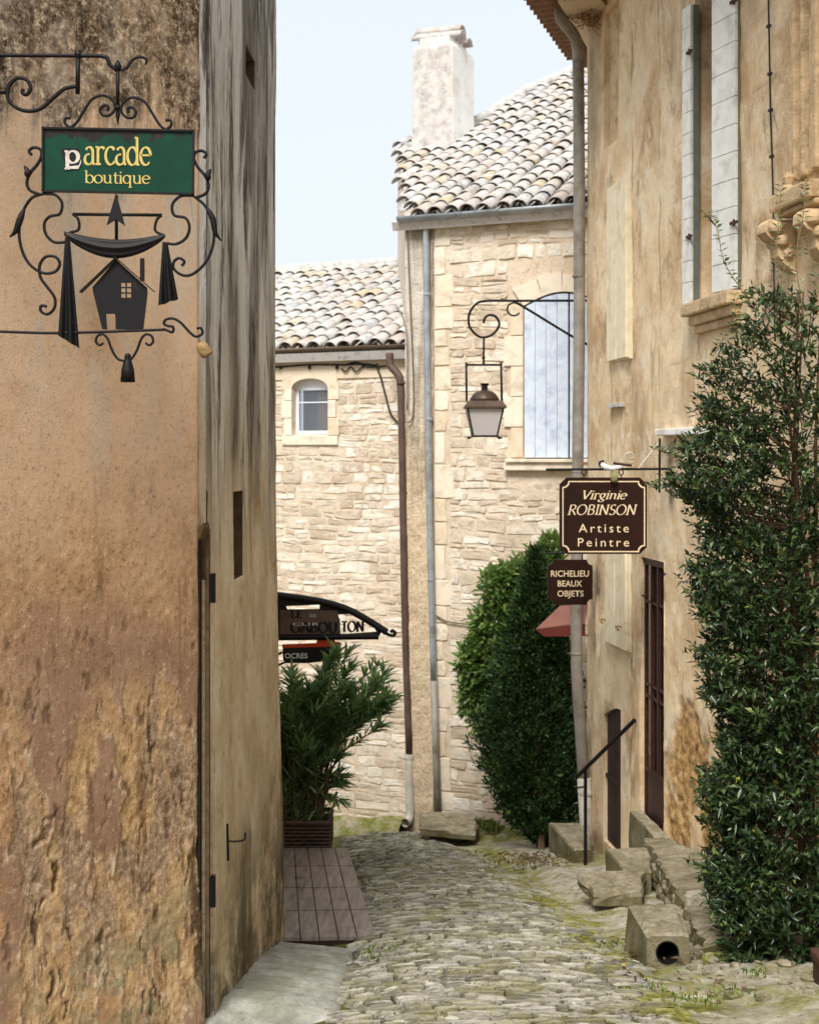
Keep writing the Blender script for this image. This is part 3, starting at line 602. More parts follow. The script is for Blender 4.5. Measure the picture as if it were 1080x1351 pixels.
# ================================================================== far houses
def rubble(W, u0, u1, z0, z1, holes, mat, mat_s, parent, wmin, wmax, hmin, hmax, seed, maxn=300, proud=.02, seen=None):
    rr = random.Random(seed); st = []; z = z0
    wob = lambda u, z: z+.05*(float(fbm(np.array(u*1.3), np.array(z*2.1), seed, 3))-.5)*2
    while z < z1:
        h = rr.uniform(hmin, hmax); zt = min(z+h, z1); zm = (z+zt)/2
        cuts = sorted((a-.01, b+.01) for a, b, c, d in holes if c-.02 < zt and d+.02 > z)
        segs = []; s = u0
        for a, b in cuts:
            if a > s: segs.append((s, a))
            s = max(s, b)
        if s < u1: segs.append((s, u1))
        for a, b in segs:
            u = a
            while u < b-.03:
                w_ = rr.uniform(wmin, wmax)*(.7+.6*rr.random()); ue = min(u+w_, b)
                if b-ue < .07: ue = b
                lay = [(z, zt)]
                if h > .12 and rr.random() < .25: q = z+h*rr.uniform(.4, .6); lay = [(z, q), (q, zt)]
                for q0, q1 in lay:
                    g = .009; m_ = u+(ue-u)*rr.uniform(.3, .7); j = lambda s_=.012: rr.uniform(-s_, s_)
                    pts = [(u+g+rr.uniform(0, .02), wob(u, q0)+g+j()), (m_, wob(m_, q0)+g+j(.014)), (ue-g-rr.uniform(0, .02), wob(ue, q0)+g+j()), (ue-g+j(.006), wob(ue, (q0+q1)/2)+j()),
                           (ue-g-rr.uniform(0, .03), wob(ue, q1)-g+j()), (m_+j(.04), wob(m_, q1)-g+j(.014)), (u+g+rr.uniform(0, .03), wob(u, q1)-g+j()), (u+g+j(.006), wob(u, (q0+q1)/2)+j())]
                    top = proud*rr.uniform(.25, 1.25); v, f = block(pts, top, -.05, .005, r=rr, dome=.002*rr.random(), jit=.003, tilt=(rr.uniform(-.05, .05), rr.uniform(-.08, .05)))
                    st.append((v, f, (u+ue)/2, (q0+q1)/2, (ue-u)*(q1-q0)))
                u = ue
        z = zt
    vis = []; rest = []
    for s in st:
        p = W.p(s[2], s[3]); px, py = CX+F*p.x/p.y, HY-F*p.z/p.y
        (vis if (seen is None or seen(px, py)) else rest).append(s)
    vis.sort(key=lambda s: -s[4]); rest += vis[maxn:]
    conv = lambda v: [tuple(W.p(x, y, o)) for x, y, o in v]
    flip = W.U.cross(Vector((0, 0, 1))).dot(W.N) < 0
    fx = lambda f: [q[::-1] for q in f] if flip else f
    for s in vis[:maxn]: raw('stone', conv(s[0]), fx(s[1]), mat, parent, False)
    stuff_mesh('small_stones', [(conv(s[0]), fx(s[1])) for s in rest], mat_s, parent, False)

def tile_mesh(L=.44, r0=.118, r1=.096, th=.016, n=7):
    v = []; f = []
    for j, (y, r) in enumerate(((0, r0), (L, r1))):
        for rr_ in (r, r-th):
            for k in range(n+1):
                a = math.pi*k/n; v.append((math.cos(a)*rr_, y, math.sin(a)*rr_*.86))
    m = n+1; O0, I0, O1, I1 = 0, m, 2*m, 3*m
    for k in range(n):
        f += [(O0+k, O0+k+1, O1+k+1, O1+k), (I0+k+1, I0+k, I1+k, I1+k+1), (O0+k+1, O0+k, I0+k, I0+k+1), (O1+k, O1+k+1, I1+k+1, I1+k)]
    f += [(O0, O1, I1, I0), (O0+n, I0+n, I1+n, O1+n)]
    me = bpy.data.meshes.new('tile'); me.from_pydata(v, [], f); me.update(); me.polygons.foreach_set('use_smooth', [True]*len(me.polygons)); return me
TILE = [tile_mesh(.44+d, .116+e_, .094+e_) for d, e_ in ((0, 0), (.02, .006), (-.015, -.005), (.01, .003))]
for t in TILE: t.materials.append(M['tile'])

def inpoly(x, y, poly):
    c = False; n = len(poly)
    for i in range(n):
        (x1, y1), (x2, y2) = poly[i], poly[i-1]
        if (y1 > y) != (y2 > y) and x < (x2-x1)*(y-y1)/(y2-y1)+x1: c = not c
    return c

def tiled_roof(house, W, ez, pitch, poly, pxr, seed, over=.14):
    """roof plane rising behind wall W from eave height ez; poly in (u, horizontal depth)."""
    rr = random.Random(seed); a = math.atan(pitch); V = (-W.N*math.cos(a)+Vector((0, 0, math.sin(a)))); Nn = (W.N*math.sin(a)+Vector((0, 0, math.cos(a))))
    pl = lambda u, d, h=0: W.p(u, ez)+(-W.N)*d+Vector((0, 0, pitch*d))+Nn*h
    mb = MB().prism([pl(u, d, -.02) for u, d in poly], -Nn*.12); roof = ob('roof', mb, M['tile_stuff'], house)
    rot = Matrix((( W.U.x, V.x, Nn.x), (W.U.y, V.y, Nn.y), (W.U.z, V.z, Nn.z))).to_4x4()
    if rot.determinant() < 0: rot = Matrix(((-W.U.x, V.x, Nn.x), (-W.U.y, V.y, Nn.y), (-W.U.z, V.z, Nn.z))).to_4x4()
    us = [p[0] for p in poly]; ds = [p[1] for p in poly]; sp = .232; ex = .335*math.cos(a)
    chan = []; cnt = 0; far = []
    u = math.floor(min(us)/sp)*sp
    while u < max(us)+sp:
        d = -over; k = 0; bow = rr.uniform(-.012, .012)
        while d < max(ds):
            dd = d+.05
            if inpoly(u, max(dd+.1, .05), poly):
                p = pl(u+bow+rr.uniform(-.014, .014), d+rr.uniform(-.025, .025), .035+rr.uniform(-.006, .010))
                px = CX+F*p.x/p.y; py = HY-F*p.z/p.y
                mt = rot @ Matrix.Rotation(rr.uniform(-.07, .07), 4, 'Z') @ Matrix.Rotation(-.045+rr.uniform(-.03, .03), 4, 'X')
                if pxr[0] < px < pxr[1] and cnt < 300:
                    o = bpy.data.objects.new('tile', TILE[rr.randrange(4)]); COL.objects.link(o); o.parent = roof
                    o.matrix_local = Matrix.Translation(p) @ mt; cnt += 1
                else: far.append((p, mt))
            d += ex; k += 1
        # channel tiles between the covers, one long concave strip with steps
        d = -over*.8
        while d < max(ds):
            if inpoly(u+sp/2, max(d+.15, .05), poly):
                vv = []; 
                for t_, h0 in ((0, .018), (1, .0)):
                    for k in range(5):
                        q = math.pi*(k/4); x = -math.cos(q)*.095; h = -math.sin(q)*.055+.075
                        vv.append(tuple(pl(u+sp/2+x, d+t_*(ex+.02), h+h0-.03)))
                chan.append((vv, [(k, k+1, 6+k, 5+k) for k in range(4)]))
            d += ex
        u += sp
    stuff_mesh('channel_tiles', chan, M['tile_stuff'], roof, True)
    if far:
        V_ = np.empty(len(TILE[0].vertices)*3); TILE[0].vertices.foreach_get('co', V_); V_ = V_.reshape(-1, 3); fs = [tuple(q.vertices) for q in TILE[0].polygons]
        stuff_mesh('hidden_side_tiles', [([tuple(p+(mt.to_3x3() @ Vector(v))) for v in V_], fs) for p, mt in far], M['tile_stuff'], roof, True)
    return roof, pl

# ---- far left house
bl = thing('stone_cottage', 'low stone house at the street end with brown downpipe and small arched window', 'house', (-1.2, 18.8, -5.2))
ua, zt = BL.hit(433, 505); ub, zb = BL.hit(386, 573); zt2 = BL.hit(410, 499)[1]
WB = (ua, ub, zb, zt2)
ez = BL.hit(450, 462)[1]
wallBL = BL.grid('wall', 0, 4.2, -5.6, ez, .07, [WB], lambda U, Z: .02*(fbm(U*4, Z*5, 3)-.5), None, M['mortar'], bl)
SUR = (ua-.13, ub+.14, zb-.14, zt2+.16)
rubble(BL, .04, 2.6, -5.35, BL.hit(450, 500)[1], [SUR], M['lime'], M['lime_stuff'], wallBL, .14, .46, .06, .15, 5, 295, .009)
# plain cut-stone band under the eave and round the window
mb = MB(); BL.box(mb, 0, 4.2, BL.hit(450, 500)[1]+.01, ez, .0, .022); ob('eave_band', mb, M['ashlar'], bl)
jam = []
for k, (a, b) in enumerate(((SUR[2]+.13, -99), (0, 0))): pass
hz = np.linspace(zb-.02, zt2-.06, 4)
for i in range(3):
    for (a, b) in ((ub, ub+.13+.04*(i % 2)), (ua-.13-.05*((i+1) % 2), ua)):
        mb = MB(); BL.box(mb, a+.004, b-.004, hz[i]+.004, hz[i+1]-.004, -.02, .028); ob('jamb_stone', mb, M['ashlar'], wallBL, bevel=.008)
mb = MB(); BL.box(mb, ua-.16, ub+.16, zb-.15, zb-.024, -.02, .034); ob('sill_stone', mb, M['ashlar'], wallBL, bevel=.01)
# arched head: spandrel stones either side of a shallow arc
n_ = 12; um = (ua+ub)/2; hw = (ub-ua)/2; rise = .13
arc = [(um+hw*math.cos(math.pi*k/n_), zt2-rise+rise*math.sin(math.pi*k/n_)) for k in range(n_+1)]
for part in (arc[:n_//2+1], arc[n_//2:]):
    side = part[0][0] if part is not arc[:n_//2+1] and abs(part[0][0]-um) > .01 else None
left = arc[:n_//2+1]; right = arc[n_//2:]
for pts, ue in ((left, ub+.15), (right, ua-.15)):
    outer = [(um, zt2+.15), (ue, zt2+.15), (ue, zt2-rise-.03)] if ue > um else [(ue, zt2-rise-.03), (ue, zt2+.15), (um, zt2+.15)]
    poly = (outer+pts) if ue > um else (pts+outer)
    mb = MB().prism([BL.p(u, z, .03) for u, z in poly], -BL.N*.14); ob('arch_stone', mb, M['ashlar'], wallBL)
mb = MB(); BL.reveal(mb, *WB, .2); ob('window_reveal', mb, M['ashlar'], bl, fix=False)
win = MB(); d0 = -.115
for a, b, c, d in ((ua, ua+.045, zb, zt2), (ub-.045, ub, zb, zt2), (ua+.045, ub-.045, zb, zb+.05), (ua+.045, ub-.045, zt2-.16, zt2)): BL.box(win, a, b, c, d, d0-.03, d0+.02)
win = ob('window', win, M['pvc'], bl)
mb = MB(); BL.box(mb, ua+.045, ub-.045, zb+.05, zt2-.15, d0-.012, d0-.004); ob('pane', mb, M['glass'], win)
mb = MB(); BL.box(mb, ua+.05, ua+.05+(ub-ua)*.36, zb+.05, zt2-.15, d0-.06, d0-.045); ob('curtain', mb, M['curtain'], win)
mb = MB(); BL.box(mb, ua-.05, ub+.05, zb-.05, zt2+.05, d0-.3, d0-.28); ob('room_back', mb, M['room'], win)
mb = MB(); BL.box(mb, ua+.045, ub-.045, (zb+zt2)/2-.01+.06, (zb+zt2)/2+.006+.06, d0-.003, d0+.008); ob('glazing_bar', mb, M['pvc'], win)
rf, pl = tiled_roof(bl, BL, ez+.06, .42, [(-.05, -.2), (5.2, -.2), (5.2, 4.0), (-.05, 4.0)], (352, 545), 4)
mb = MB()
for k in range(16):
    p = pl(k*.36-.1, 4.0, .02); q = pl(k*.36+.3, 4.0, .03+.02*random.random()); mb.tube([p, q], [.12, .105], 9)
ob('ridge_tiles', mb, M['tile_stuff'], rf, True, kind='stuff')
mb = MB(); prev = None
def halfpipe(mb, a, b, r, n=8, th=.006):
    a, b = Vector(a), Vector(b); t = (b-a).normalized(); s_ = t.cross(Vector((0, 0, 1))).normalized(); z_ = Vector((0, 0, 1)); vs_ = []
    for p in (a, b):
        for rr_ in (r, r-th):
            for k in range(n+1):
                q = math.pi*k/n; vs_.append(p+s_*math.cos(q)*rr_-z_*math.sin(q)*rr_)
    m = n+1; f = []
    for k in range(n): f += [(k, k+1, 2*m+k+1, 2*m+k), (m+k+1, m+k, 3*m+k, 3*m+k+1), (k, m+k, m+k+1, k+1), (2*m+k, 2*m+k+1, 3*m+k+1, 3*m+k)]
    f += [(0, 2*m, 3*m, m), (n, m+n, 3*m+n, 2*m+n), tuple(range(m))]
    mb.add(vs_, f)
halfpipe(mb, BL.p(-.02, ez+.035, .17), BL.p(4.2, ez+.035, .17), .062); gt = ob('roof_gutter', mb, M['gutter_brown'], bl, True)
# brown downpipe with swan neck and pale foot
dp = lambda px, py, Y: at(px, py, Y)
mb = MB().tube(curve([dp(514, 466, 18.10), dp(515, 482, 18.08), dp(524, 493, 18.04), dp(528, 505, 18.02), dp(530, 560, 18.0), dp(534, 800, 17.98), dp(540, 996, 17.97)], 5), .052, 12); pipe = ob('downpipe', mb, M['copper'], bl, True)
for y in (505, 650, 800, 870): 
    p = dp(529+(y-505)*.023, y, 18.0); mb = MB().lathe(p, [(.058, -.015), (.061, 0), (.058, .015)], 12); ob('pipe_clip', mb, M['copper'], pipe)
mb = MB().tube(curve([dp(540, 996, 17.97), dp(541, 1050, 17.95), dp(541, 1074, 17.93), dp(538, 1083, 17.88), dp(534, 1086, 17.8)], 5), .058, 12, cap=False); ob('pipe_foot', mb, M['pipe_white'], pipe, True)
p = dp(540, 998, 17.97); mb = MB().lathe(p, [(.066, -.03), (.068, 0), (.064, .03)], 14); ob('pipe_collar', mb, M['pipe_white'], pipe)

# ---- far house in the middle
brh = thing('tall_stone_house', 'tall pale rubble stone house with blue shutters and lichened tile roof', 'house', (1.2, 17.5, -5))
ez2 = BR.hit(650, 283)[1]+.04
u0 = BR.hit(691, 500)[0]; u1 = u0+1.02; zb = BR.hit(720, 605)[1]; zt = BR.hit(700, 404)[1]; zarch = BR.hit(735, 386)[1]
WR = (u0, u1, zb, zarch+.01)
QP = BR.hit(572, 600)[0]         # where roughcast pier ends, behind the blue pipe
BR.grid('wall', 0, QP, -5.4, ez2, .03, [], lambda U, Z: .04*fbm(U*7, Z*7, 8, 4), None, M['roughcast'], brh)
wallBR = BR.grid('wall', QP, 3.1, -5.4, ez2, .06, [WR], lambda U, Z: .025*(fbm(U*4, Z*5, 9)-.5), None, M['mortar'], brh)
J = .2
SUR2 = (u0-J, u1+.03, zb-.17, zarch+.3)
rubble(BR, QP+.22, 2.8, -5.1, ez2-.12, [SUR2], M['lime'], M['lime_stuff'], wallBR, .12, .44, .06, .19, 8, 240, .012)
rr = random.Random(5); z = -5.0
while z < ez2-.3:
    h = rr.uniform(.2, .46); w_ = rr.uniform(.14, .3)
    pts = [(QP+.02, z+.012), (QP+.02+w_/2, z+.008+rr.uniform(-.01, .01)), (QP+w_, z+.014), (QP+w_+rr.uniform(-.02, .03), z+h/2), (QP+w_-.01, z+h-.012), (QP+w_/2, z+h-.01), (QP+.02, z+h-.012)]
    v, f = block(pts, .014, -.05, .006, r=rr, dome=.002, jit=.004); raw('quoin_stone', [tuple(BR.p(a, b, c)) for a, b, c in v], f, M['ashlar'], wallBR, False); z += h
# window surround, sill and head
hz = np.linspace(zb+.01, zt+.02, 6)
for i in range(5):
    mb = MB(); BR.box(mb, u0-J-(.06 if i % 2 else -.03), u0-.006, hz[i]+.005, hz[i+1]-.005, -.03, .03); ob('jamb_stone', mb, M['ashlar'], wallBR, bevel=.01)
um = (u0+u1)/2; hw = (u1-u0)/2; n_ = 8
zr = lambda t: zt+(zarch-zt)*math.sin(math.pi*t)
for i in range(4):
    ts = [i/4+k/16 for k in range(5)]; lo = [(u0+(u1-u0)*t, zr(t)+.01) for t in ts]; hi = [(u0-J*.8+(u1-u0+J*1.6)*t, zr(t)+.23+.03*(i % 2)) for t in (ts[-1]-.006, ts[0]+.006)]
    mb = MB().prism([BR.p(u, z, .03) for u, z in lo+hi], -BR.N*.12); ob('arch_stone', mb, M['ashlar'], wallBR)
mb = MB(); BR.box(mb, u0-.24, u1+.1, zb-.15, zb-.05, -.02, .10); BR.box(mb, u0-.21, u1+.1, zb-.048, zb-.005, -.02, .14); ob('sill', mb, M['ashlar'], brh, bevel=.012)
mb = MB(); BR.reveal(mb, *WR, .12); ob('window_reveal', mb, M['ashlar'], brh, fix=False)
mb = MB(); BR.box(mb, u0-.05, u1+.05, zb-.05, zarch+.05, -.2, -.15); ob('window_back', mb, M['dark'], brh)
for a, b, nb in ((u0+.006, u0+.585, 4), (u0+.605, u1-.006, 3)):
    mb = MB(); 
    for zz_ in (zb+.22, zt-.28, (zb+zt)/2+.06): BR.box(mb, a+.02, b-.02, zz_-.008, zz_+.008, .0125, .0140)
    BR.box(mb, a+.002, b-.002, zb+.01, zt-.01, -.035, -.019)
    shu = ob('shutter', mb, M['blue_wood'], brh)
    for i in range(nb):
        x0, x1 = a+(b-a)*i/nb+.002, a+(b-a)*(i+1)/nb-.002; t0, t1 = (x0-u0)/(u1-u0), (x1-u0)/(u1-u0)
        mb = MB().prism([BR.p(x0, zb+.012, .012), BR.p(x1, zb+.012, .012), BR.p(x1, zr(t1)-.012, .012), BR.p(x0, zr(t0)-.012, .012)], -BR.N*(.03+.002*(i % 2))); ob('board', mb, M['blue_wood'], shu, bevel=.004)
# roof outline read off the photograph, on the roof plane
def on_roof(px, py, pitch=.5):
    kx, kz = (px-CX)/F, (HY-py)/F; n = -BR.N
    Y = (ez2+.04-pitch*(n.x*BR.O.x+n.y*BR.O.y))/(kz-pitch*(n.x*kx+n.y)); p = Vector((kx*Y, Y, 0))-BR.O; p.z = 0
    return p.dot(BR.U), p.dot(n)
pol = [(-.12, -.2), (.0, .05), on_roof(524, 190), on_roof(545, 186), on_roof(628, 168), on_roof(690, 128), on_roof(757, 98)]
pol += [(3.1, pol[-1][1]+.6), (3.4, -.2)]
rf2, pl2 = tiled_roof(brh, BR, ez2+.04, .5, pol, (515, 775), 9)
mb = MB()           # tiles bedded in mortar along the broken upper edge
for (a, b), (c, d) in zip(pol[4:7], pol[5:8]):
    L = int(math.hypot(c-a, d-b)/.34)
    for k in range(L):
        t = k/L; p = pl2(a+(c-a)*t, b+(d-b)*t, .06+.03*random.random()); q = pl2(a+(c-a)*(t+1.15/L), b+(d-b)*(t+1.15/L), .08); mb.tube([p, q], [.105, .09], 8)
ob('verge_tiles', mb, M['tile_stuff'], rf2, True, kind='stuff')
mb = MB()           # walls under the outline of the roof
for i in range(len(pol)):
    (a, b), (c, d) = pol[i], pol[(i+1) % len(pol)]
    if b < 0 or d < 0: continue
    p, q = pl2(a, b, -.03), pl2(c, d, -.03); mb.add([p, q, (q.x, q.y, -5.4), (p.x, p.y, -5.4)], [(0, 1, 2, 3)])
ob('side_wall', mb, M['roughcast'], brh, fix=False)
mb = MB()            # long lichened stones weighing the tiles down near the eave
# chimney
cA = on_roof(597, 200); base = pl2(*cA, 0); wU, wN = .68, .95; ztop = at(597, 52, base.y).z
ch = MB(); c0 = base-BR.U*wU/2-BR.N*wN/2
def ring(z, k): return [c0+BR.U*(wU/2*sx*k)+BR.N*(wN/2*sy*k)+Vector((0, 0, z-c0.z)) for sx, sy in ((-1, 1), (1, 1), (1, -1), (-1, -1))]
lv = [(base.z-.9, 1.06), (base.z+.2, 1.03), (base.z+.5, 1.0), (ztop-.25, .985), (ztop-.08, .99), (ztop, .93)]
vv = [p for z, k in lv for p in ring(z, k)]; ff = [(4*i+k, 4*i+(k+1) % 4, 4*i+4+(k+1) % 4, 4*i+4+k) for i in range(len(lv)-1) for k in range(4)]+[(20, 21, 22, 23)]
ch.add(vv, ff); chim = ob('chimney', ch, M['white_lime'], rf2, bevel=.03)
chim.data.materials.append(M['mottled_grey'])
for q in chim.data.polygons:
    if q.normal.dot(BR.N) > .6: q.material_index = 1  # faces along the wall normal take the greyer render
mb = MB(); k0 = c0+Vector((0, 0, ztop-c0.z)); 
mb.box(k0+Vector((0, 0, .05)), BR.U*wU*.36, BR.N*wN*.43, Vector((0, 0, .05))); ob('cap_course', mb, M['white_lime'], chim, bevel=.02)
for k, (du, dz, s_) in enumerate(((-.12, .10, 1), (.12, .10, 1), (.03, .23, 1.15))):
    me = TILE[k % 4]; o = bpy.data.objects.new('cap_tile', me); COL.objects.link(o); o.parent = chim
    p = k0+BR.U*-.4+BR.N*(du*1.6)+Vector((0, 0, dz))
    rot = Matrix(((BR.N.x, BR.U.x, 0), (BR.N.y, BR.U.y, 0), (0, 0, 1))).to_4x4(); 
    o.matrix_local = Matrix.Translation(p) @ rot @ Matrix.Diagonal((1.4*s_, 1.75, 1.4*s_, 1))
mb = MB(); mb.box(k0+Vector((0, 0, .15)), BR.U*wU*.33, BR.N*wN*.30, Vector((0, 0, .06))); ob('cap_mortar', mb, M['white_lime'], chim, bevel=.03)
# zinc gutter and downpipe
mb = MB(); halfpipe(mb, BR.p(-.02, ez2-.02, .20), BR.p(3.1, ez2-.02, .20), .07); g2 = ob('roof_gutter', mb, M['zinc'], brh, True)
for k in range(5):
    q = .12+k*.56; mb = MB(); BR.box(mb, q-.012, q+.012, ez2-.1, ez2-.085, .02, .2); ob('gutter_bracket', mb, M['zinc'], g2)
yp = lambda px, py: at(px, py, BR.p(BR.hit(px, py)[0], 0, .09).y)
mb = MB().tube(curve([yp(562, 292), yp(562, 305), yp(562, 330), yp(564, 500), yp(567, 700), yp(572, 900)], 5), .042, 12); p2 = ob('downpipe', mb, M['zinc'], brh, True)
for px, y in ((563, 388), (566, 553), (568, 765)): mb = MB().lathe(yp(px, y), [(.047, -.02), (.05, 0), (.047, .02)], 12); ob('pipe_joint', mb, M['zinc'], p2)
mb = MB().tube([yp(572, 898), yp(575, 1000), yp(578, 1082)], [.047, .045, .05], 12); ob('pipe_foot', mb, M['zinc_pipe'], p2, True)
# ================================================================== house on the right
rh = thing('ochre_house', 'tall cream and ochre rendered house with weathered wall along the right of the street', 'house', (2.2, 12, -3.8))
def rect(x0, x1, yt, yb):
    a, b = RW.hit(x0, 600)[0], RW.hit(x1, 600)[0]; xm = (x0+x1)/2
    return (a, b, RW.hit(xm, yb)[1], RW.hit(xm, yt)[1])
TALL = rect(917, 972, -40, 392); GRD = rect(846, 876, 738, 1112); SMD = rect(797, 819, 930, 1120); NIC = rect(797, 816, 8, 190)
def ocf(U, Z):
    # crumbled patch beside the grated door
    uc = RW.hit(905, 1000)[0]
    e = sst(.42, .6, fbm(U*3.2, Z*2.2, 19, 5)+.36*np.exp(-((U-uc)/.6)**2)*sst(-1.9, -2.6, Z)-.14)*sst(-1.7, -2.3, Z)*sst(RW.hit(872, 900)[0], RW.hit(880, 900)[0], U)
    s = np.exp(-((U-.35)/.22)**2)*sst(-1.0, -1.4, Z)*sst(-2.5, -2.0, Z)*sst(.35, .6, fbm(U*5, Z*3, 23))
    s += np.exp(-((U-RW.hit(885, 600)[0])/.09)**2)*sst(.2, -.1, Z)*sst(-.65, -.3, Z)*1.3
    s += sst(.55, .7, fbm(U*1.7, Z*.5, 29, 4))*sst(-.6, 1, Z)*.35
    s += sst(.6, .75, fbm(U*2.3, Z*2, 31))*sst(-2.6, -3.2, Z)
    return e, np.clip(s, 0, 1)
JO = []
def crk(U, Z):
    c = np.zeros_like(U)
    ua = RW.hit(882, 600)[0]; rows = [-.95, -.5, -.06, .38, .80, 1.25, 1.7, 2.2, 2.7]
    for i, z in enumerate(rows):
        c = np.maximum(c, np.exp(-((Z-z-.01*np.sin(U*7+i))/.008)**2)*sst(ua-.02, ua+.06, U)*sst(.3, .5, fbm(U*3, Z*0+i, 3)))
        for k in range(9):
            uu = ua+.1+k*.62+(i % 2)*.3; zt = rows[i+1] if i+1 < len(rows) else z+.45
            c = np.maximum(c, np.exp(-((U-uu)/.008)**2)*(Z > z)*(Z < zt)*.7)
    v = np.exp(-((U-RW.hit(806, 300)[0]-.03*np.sin(Z*5)-.05*(fbm(U*0, Z*3, 5)-.5))/.012)**2)*sst(.35, .55, fbm(U*2, Z*2.5, 9))*sst(2.0, 1.6, Z)
    v2 = np.exp(-((U-RW.hit(833, 300)[0]-.02*np.sin(Z*7)-.06*(fbm(U*0+3, Z*2.4, 6)-.5))/.012)**2)*sst(.4, .6, fbm(U*2, Z*2.1, 13))
    v3 = np.exp(-((U-RW.hit(868, 300)[0]-.02*np.sin(Z*6)-.06*(fbm(U*0+3, Z*2, 16)-.5))/.010)**2)*sst(.4, .6, fbm(U*2, Z*2.7, 14))*sst(-.2, .2, Z)
    return np.clip(np.maximum.reduce([c*.3, v, v2, v3]), 0, 1)
def oc_disp(U, Z):
    e, s = ocf(U, Z)
    return .016*(fbm(U*6, Z*5, 41, 4)-.5)+.05*(fbm(U*.9, Z*.6, 42)-.5)-.03*e+.05*e*(fbm(U*16, Z*16, 43, 4)-.4)-.012*crk(U, Z)+.05*sst(-2.0, -3.9, Z)*sst(.0, .4, U)*0
def oc_attr(U, Z, D):
    e, s = ocf(U, Z); return {'ero': e, 'stain': s, 'crack': crk(U, Z)}
wallR = RW.grid('wall', 0, 6.3, -4.3, 5.0, .021, [TALL, GRD, SMD, NIC], oc_disp, oc_attr, M['ochre'], rh, zstep=.024)
z0_ = lambda U, Z, D: {'ero': U*0, 'stain': U*0, 'crack': U*0}
RW.grid('wall', 6.3, 12, -4.3, 5.0, .3, [], None, z0_, M['ochre'], rh)
# wall round the far corner
bk = Wall((1.93, 14.80), (.30, .954)); bk.N = -bk.N if (Vector((-3, 15, 0))-bk.O).dot(bk.N) < 0 else bk.N
bk.grid('wall', 0, 2.3, -4.8, 5.0, .1, [], None, z0_, M['ochre'], rh)
for q, d in ((GRD, .06), (SMD, .05), (NIC, .05), (TALL, .22)): mb = MB(); RW.reveal(mb, *q, d); ob('reveal', mb, M['ochre'], rh, fix=False)
mb = MB(); q = NIC; mb.add([RW.p(q[0], q[2], -.05), RW.p(q[1], q[2], -.05), RW.p(q[1], q[3], -.05), RW.p(q[0], q[3], -.05)], [(0, 1, 2, 3)]); ob('blocked_window', mb, M['corbel'], rh, fix=False)
# grated iron door
a, b, c, d = GRD
gd = MB(); o0, o1 = -.055, -.025
for x0, x1, y0, y1 in ((a, a+.05, c, d), (b-.05, b, c, d), (a+.05, b-.05, d-.07, d), (a+.05, b-.05, c, c+.05)): RW.box(gd, x0, x1, y0, y1, o0, o1)
gd = ob('door', gd, M['grate'], rh, bevel=.004)
for k in (1, 2):
    x = a+.05+(b-a-.1)*k/3; mb = MB(); RW.box(mb, x-.014, x+.014, c+.62, d-.07, o0+.008, o1+.012); ob('bar', mb, M['grate'], gd)
for y in (BRz for BRz in (RW.hit(860, 797)[1], RW.hit(860, 908)[1], RW.hit(860, 924)[1])):
    mb = MB(); RW.box(mb, a+.05, b-.05, y-.012, y+.012, o0+.012, o1+.004); ob('rail', mb, M['grate'], gd)
mb = MB(); RW.box(mb, a+.05, b-.05, c+.05, c+.62, o0+.006, o1-.012); ob('kick_panel', mb, M['grate'], gd)
mb = MB(); RW.box(mb, a+.05, b-.05, c+.6, c+.64, o0+.01, o1+.006); ob('rail', mb, M['grate'], gd)
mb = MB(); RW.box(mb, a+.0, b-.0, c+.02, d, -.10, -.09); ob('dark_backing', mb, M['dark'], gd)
mb = MB().tube([RW.p(a+.08, d-.36, -.03), RW.p(a+.08, d-.36, .02), RW.p(a+.16, d-.36, .02)], .008, 6); ob('handle', mb, M['rust'], gd)
# small plank door with its curved head
a, b, c, d = SMD
mb = MB(); RW.box(mb, a, b, c, d, -.09, -.05); sd = ob('door', mb, M['dark'], rh)
n = 4
for i in range(n):
    mb = MB(); x0, x1 = a+(b-a)*i/n+.004, a+(b-a)*(i+1)/n-.004; RW.box(mb, x0, x1, c+.01, d-.01, -.05, -.030+.002*(i % 2)); ob('plank', mb, M['door_wood'], sd, bevel=.004)
mb = MB(); RW.box(mb, a, b, c+.66, c+.70, -.028, -.012); ob('rail', mb, M['door_wood'], sd)
# arched infill
ar = [(a+(b-a)*k/10, d-.16+.16*math.sin(math.pi*min(1, (k/10)*.5+.0))) for k in range(11)]
mb = MB().prism([RW.p(u, z, .003) for u, z in ar]+[RW.p(a, d+.004, .003)], -RW.N*.05); ob('arch_infill', mb, M['corbel'], rh)
# closed cream shutters
for nm, q, lv in (('upper', rect(806, 832, 241, 474), False), ('lower', rect(804, 831, 728, 852), True)):
    a, b, c, d = q; mb = MB(); RW.box(mb, a-.015, b+.015, c-.015, d+.015, -.02, .022); sh_ = ob('shutter', mb, M['cream_wood'], rh, bevel=.004)
    n = 4
    for i in range(n):
        x0, x1 = a+(b-a)*i/n+.003, a+(b-a)*(i+1)/n-.003; mb = MB(); RW.box(mb, x0, x1, c, d, .022, .052+.003*(i % 2)); ob('board', mb, M['cream_wood'], sh_, bevel=.004)
    if lv:
        for x in (a+.02, b-.12):
            z = c+.22; mb = MB().tube([RW.p(x, z, .05), RW.p(x, z, .11), RW.p(x+.11, z-.02, .115)], .011, 6); ob('stay', mb, M['straw'], sh_)
u, z = RW.hit(815, 535); mb = MB(); RW.box(mb, u-.22, u+.22, z-.02, z+.022, -.02, .05); ob('stone_ledge', mb, M['mottled_grey'], rh, bevel=.006)
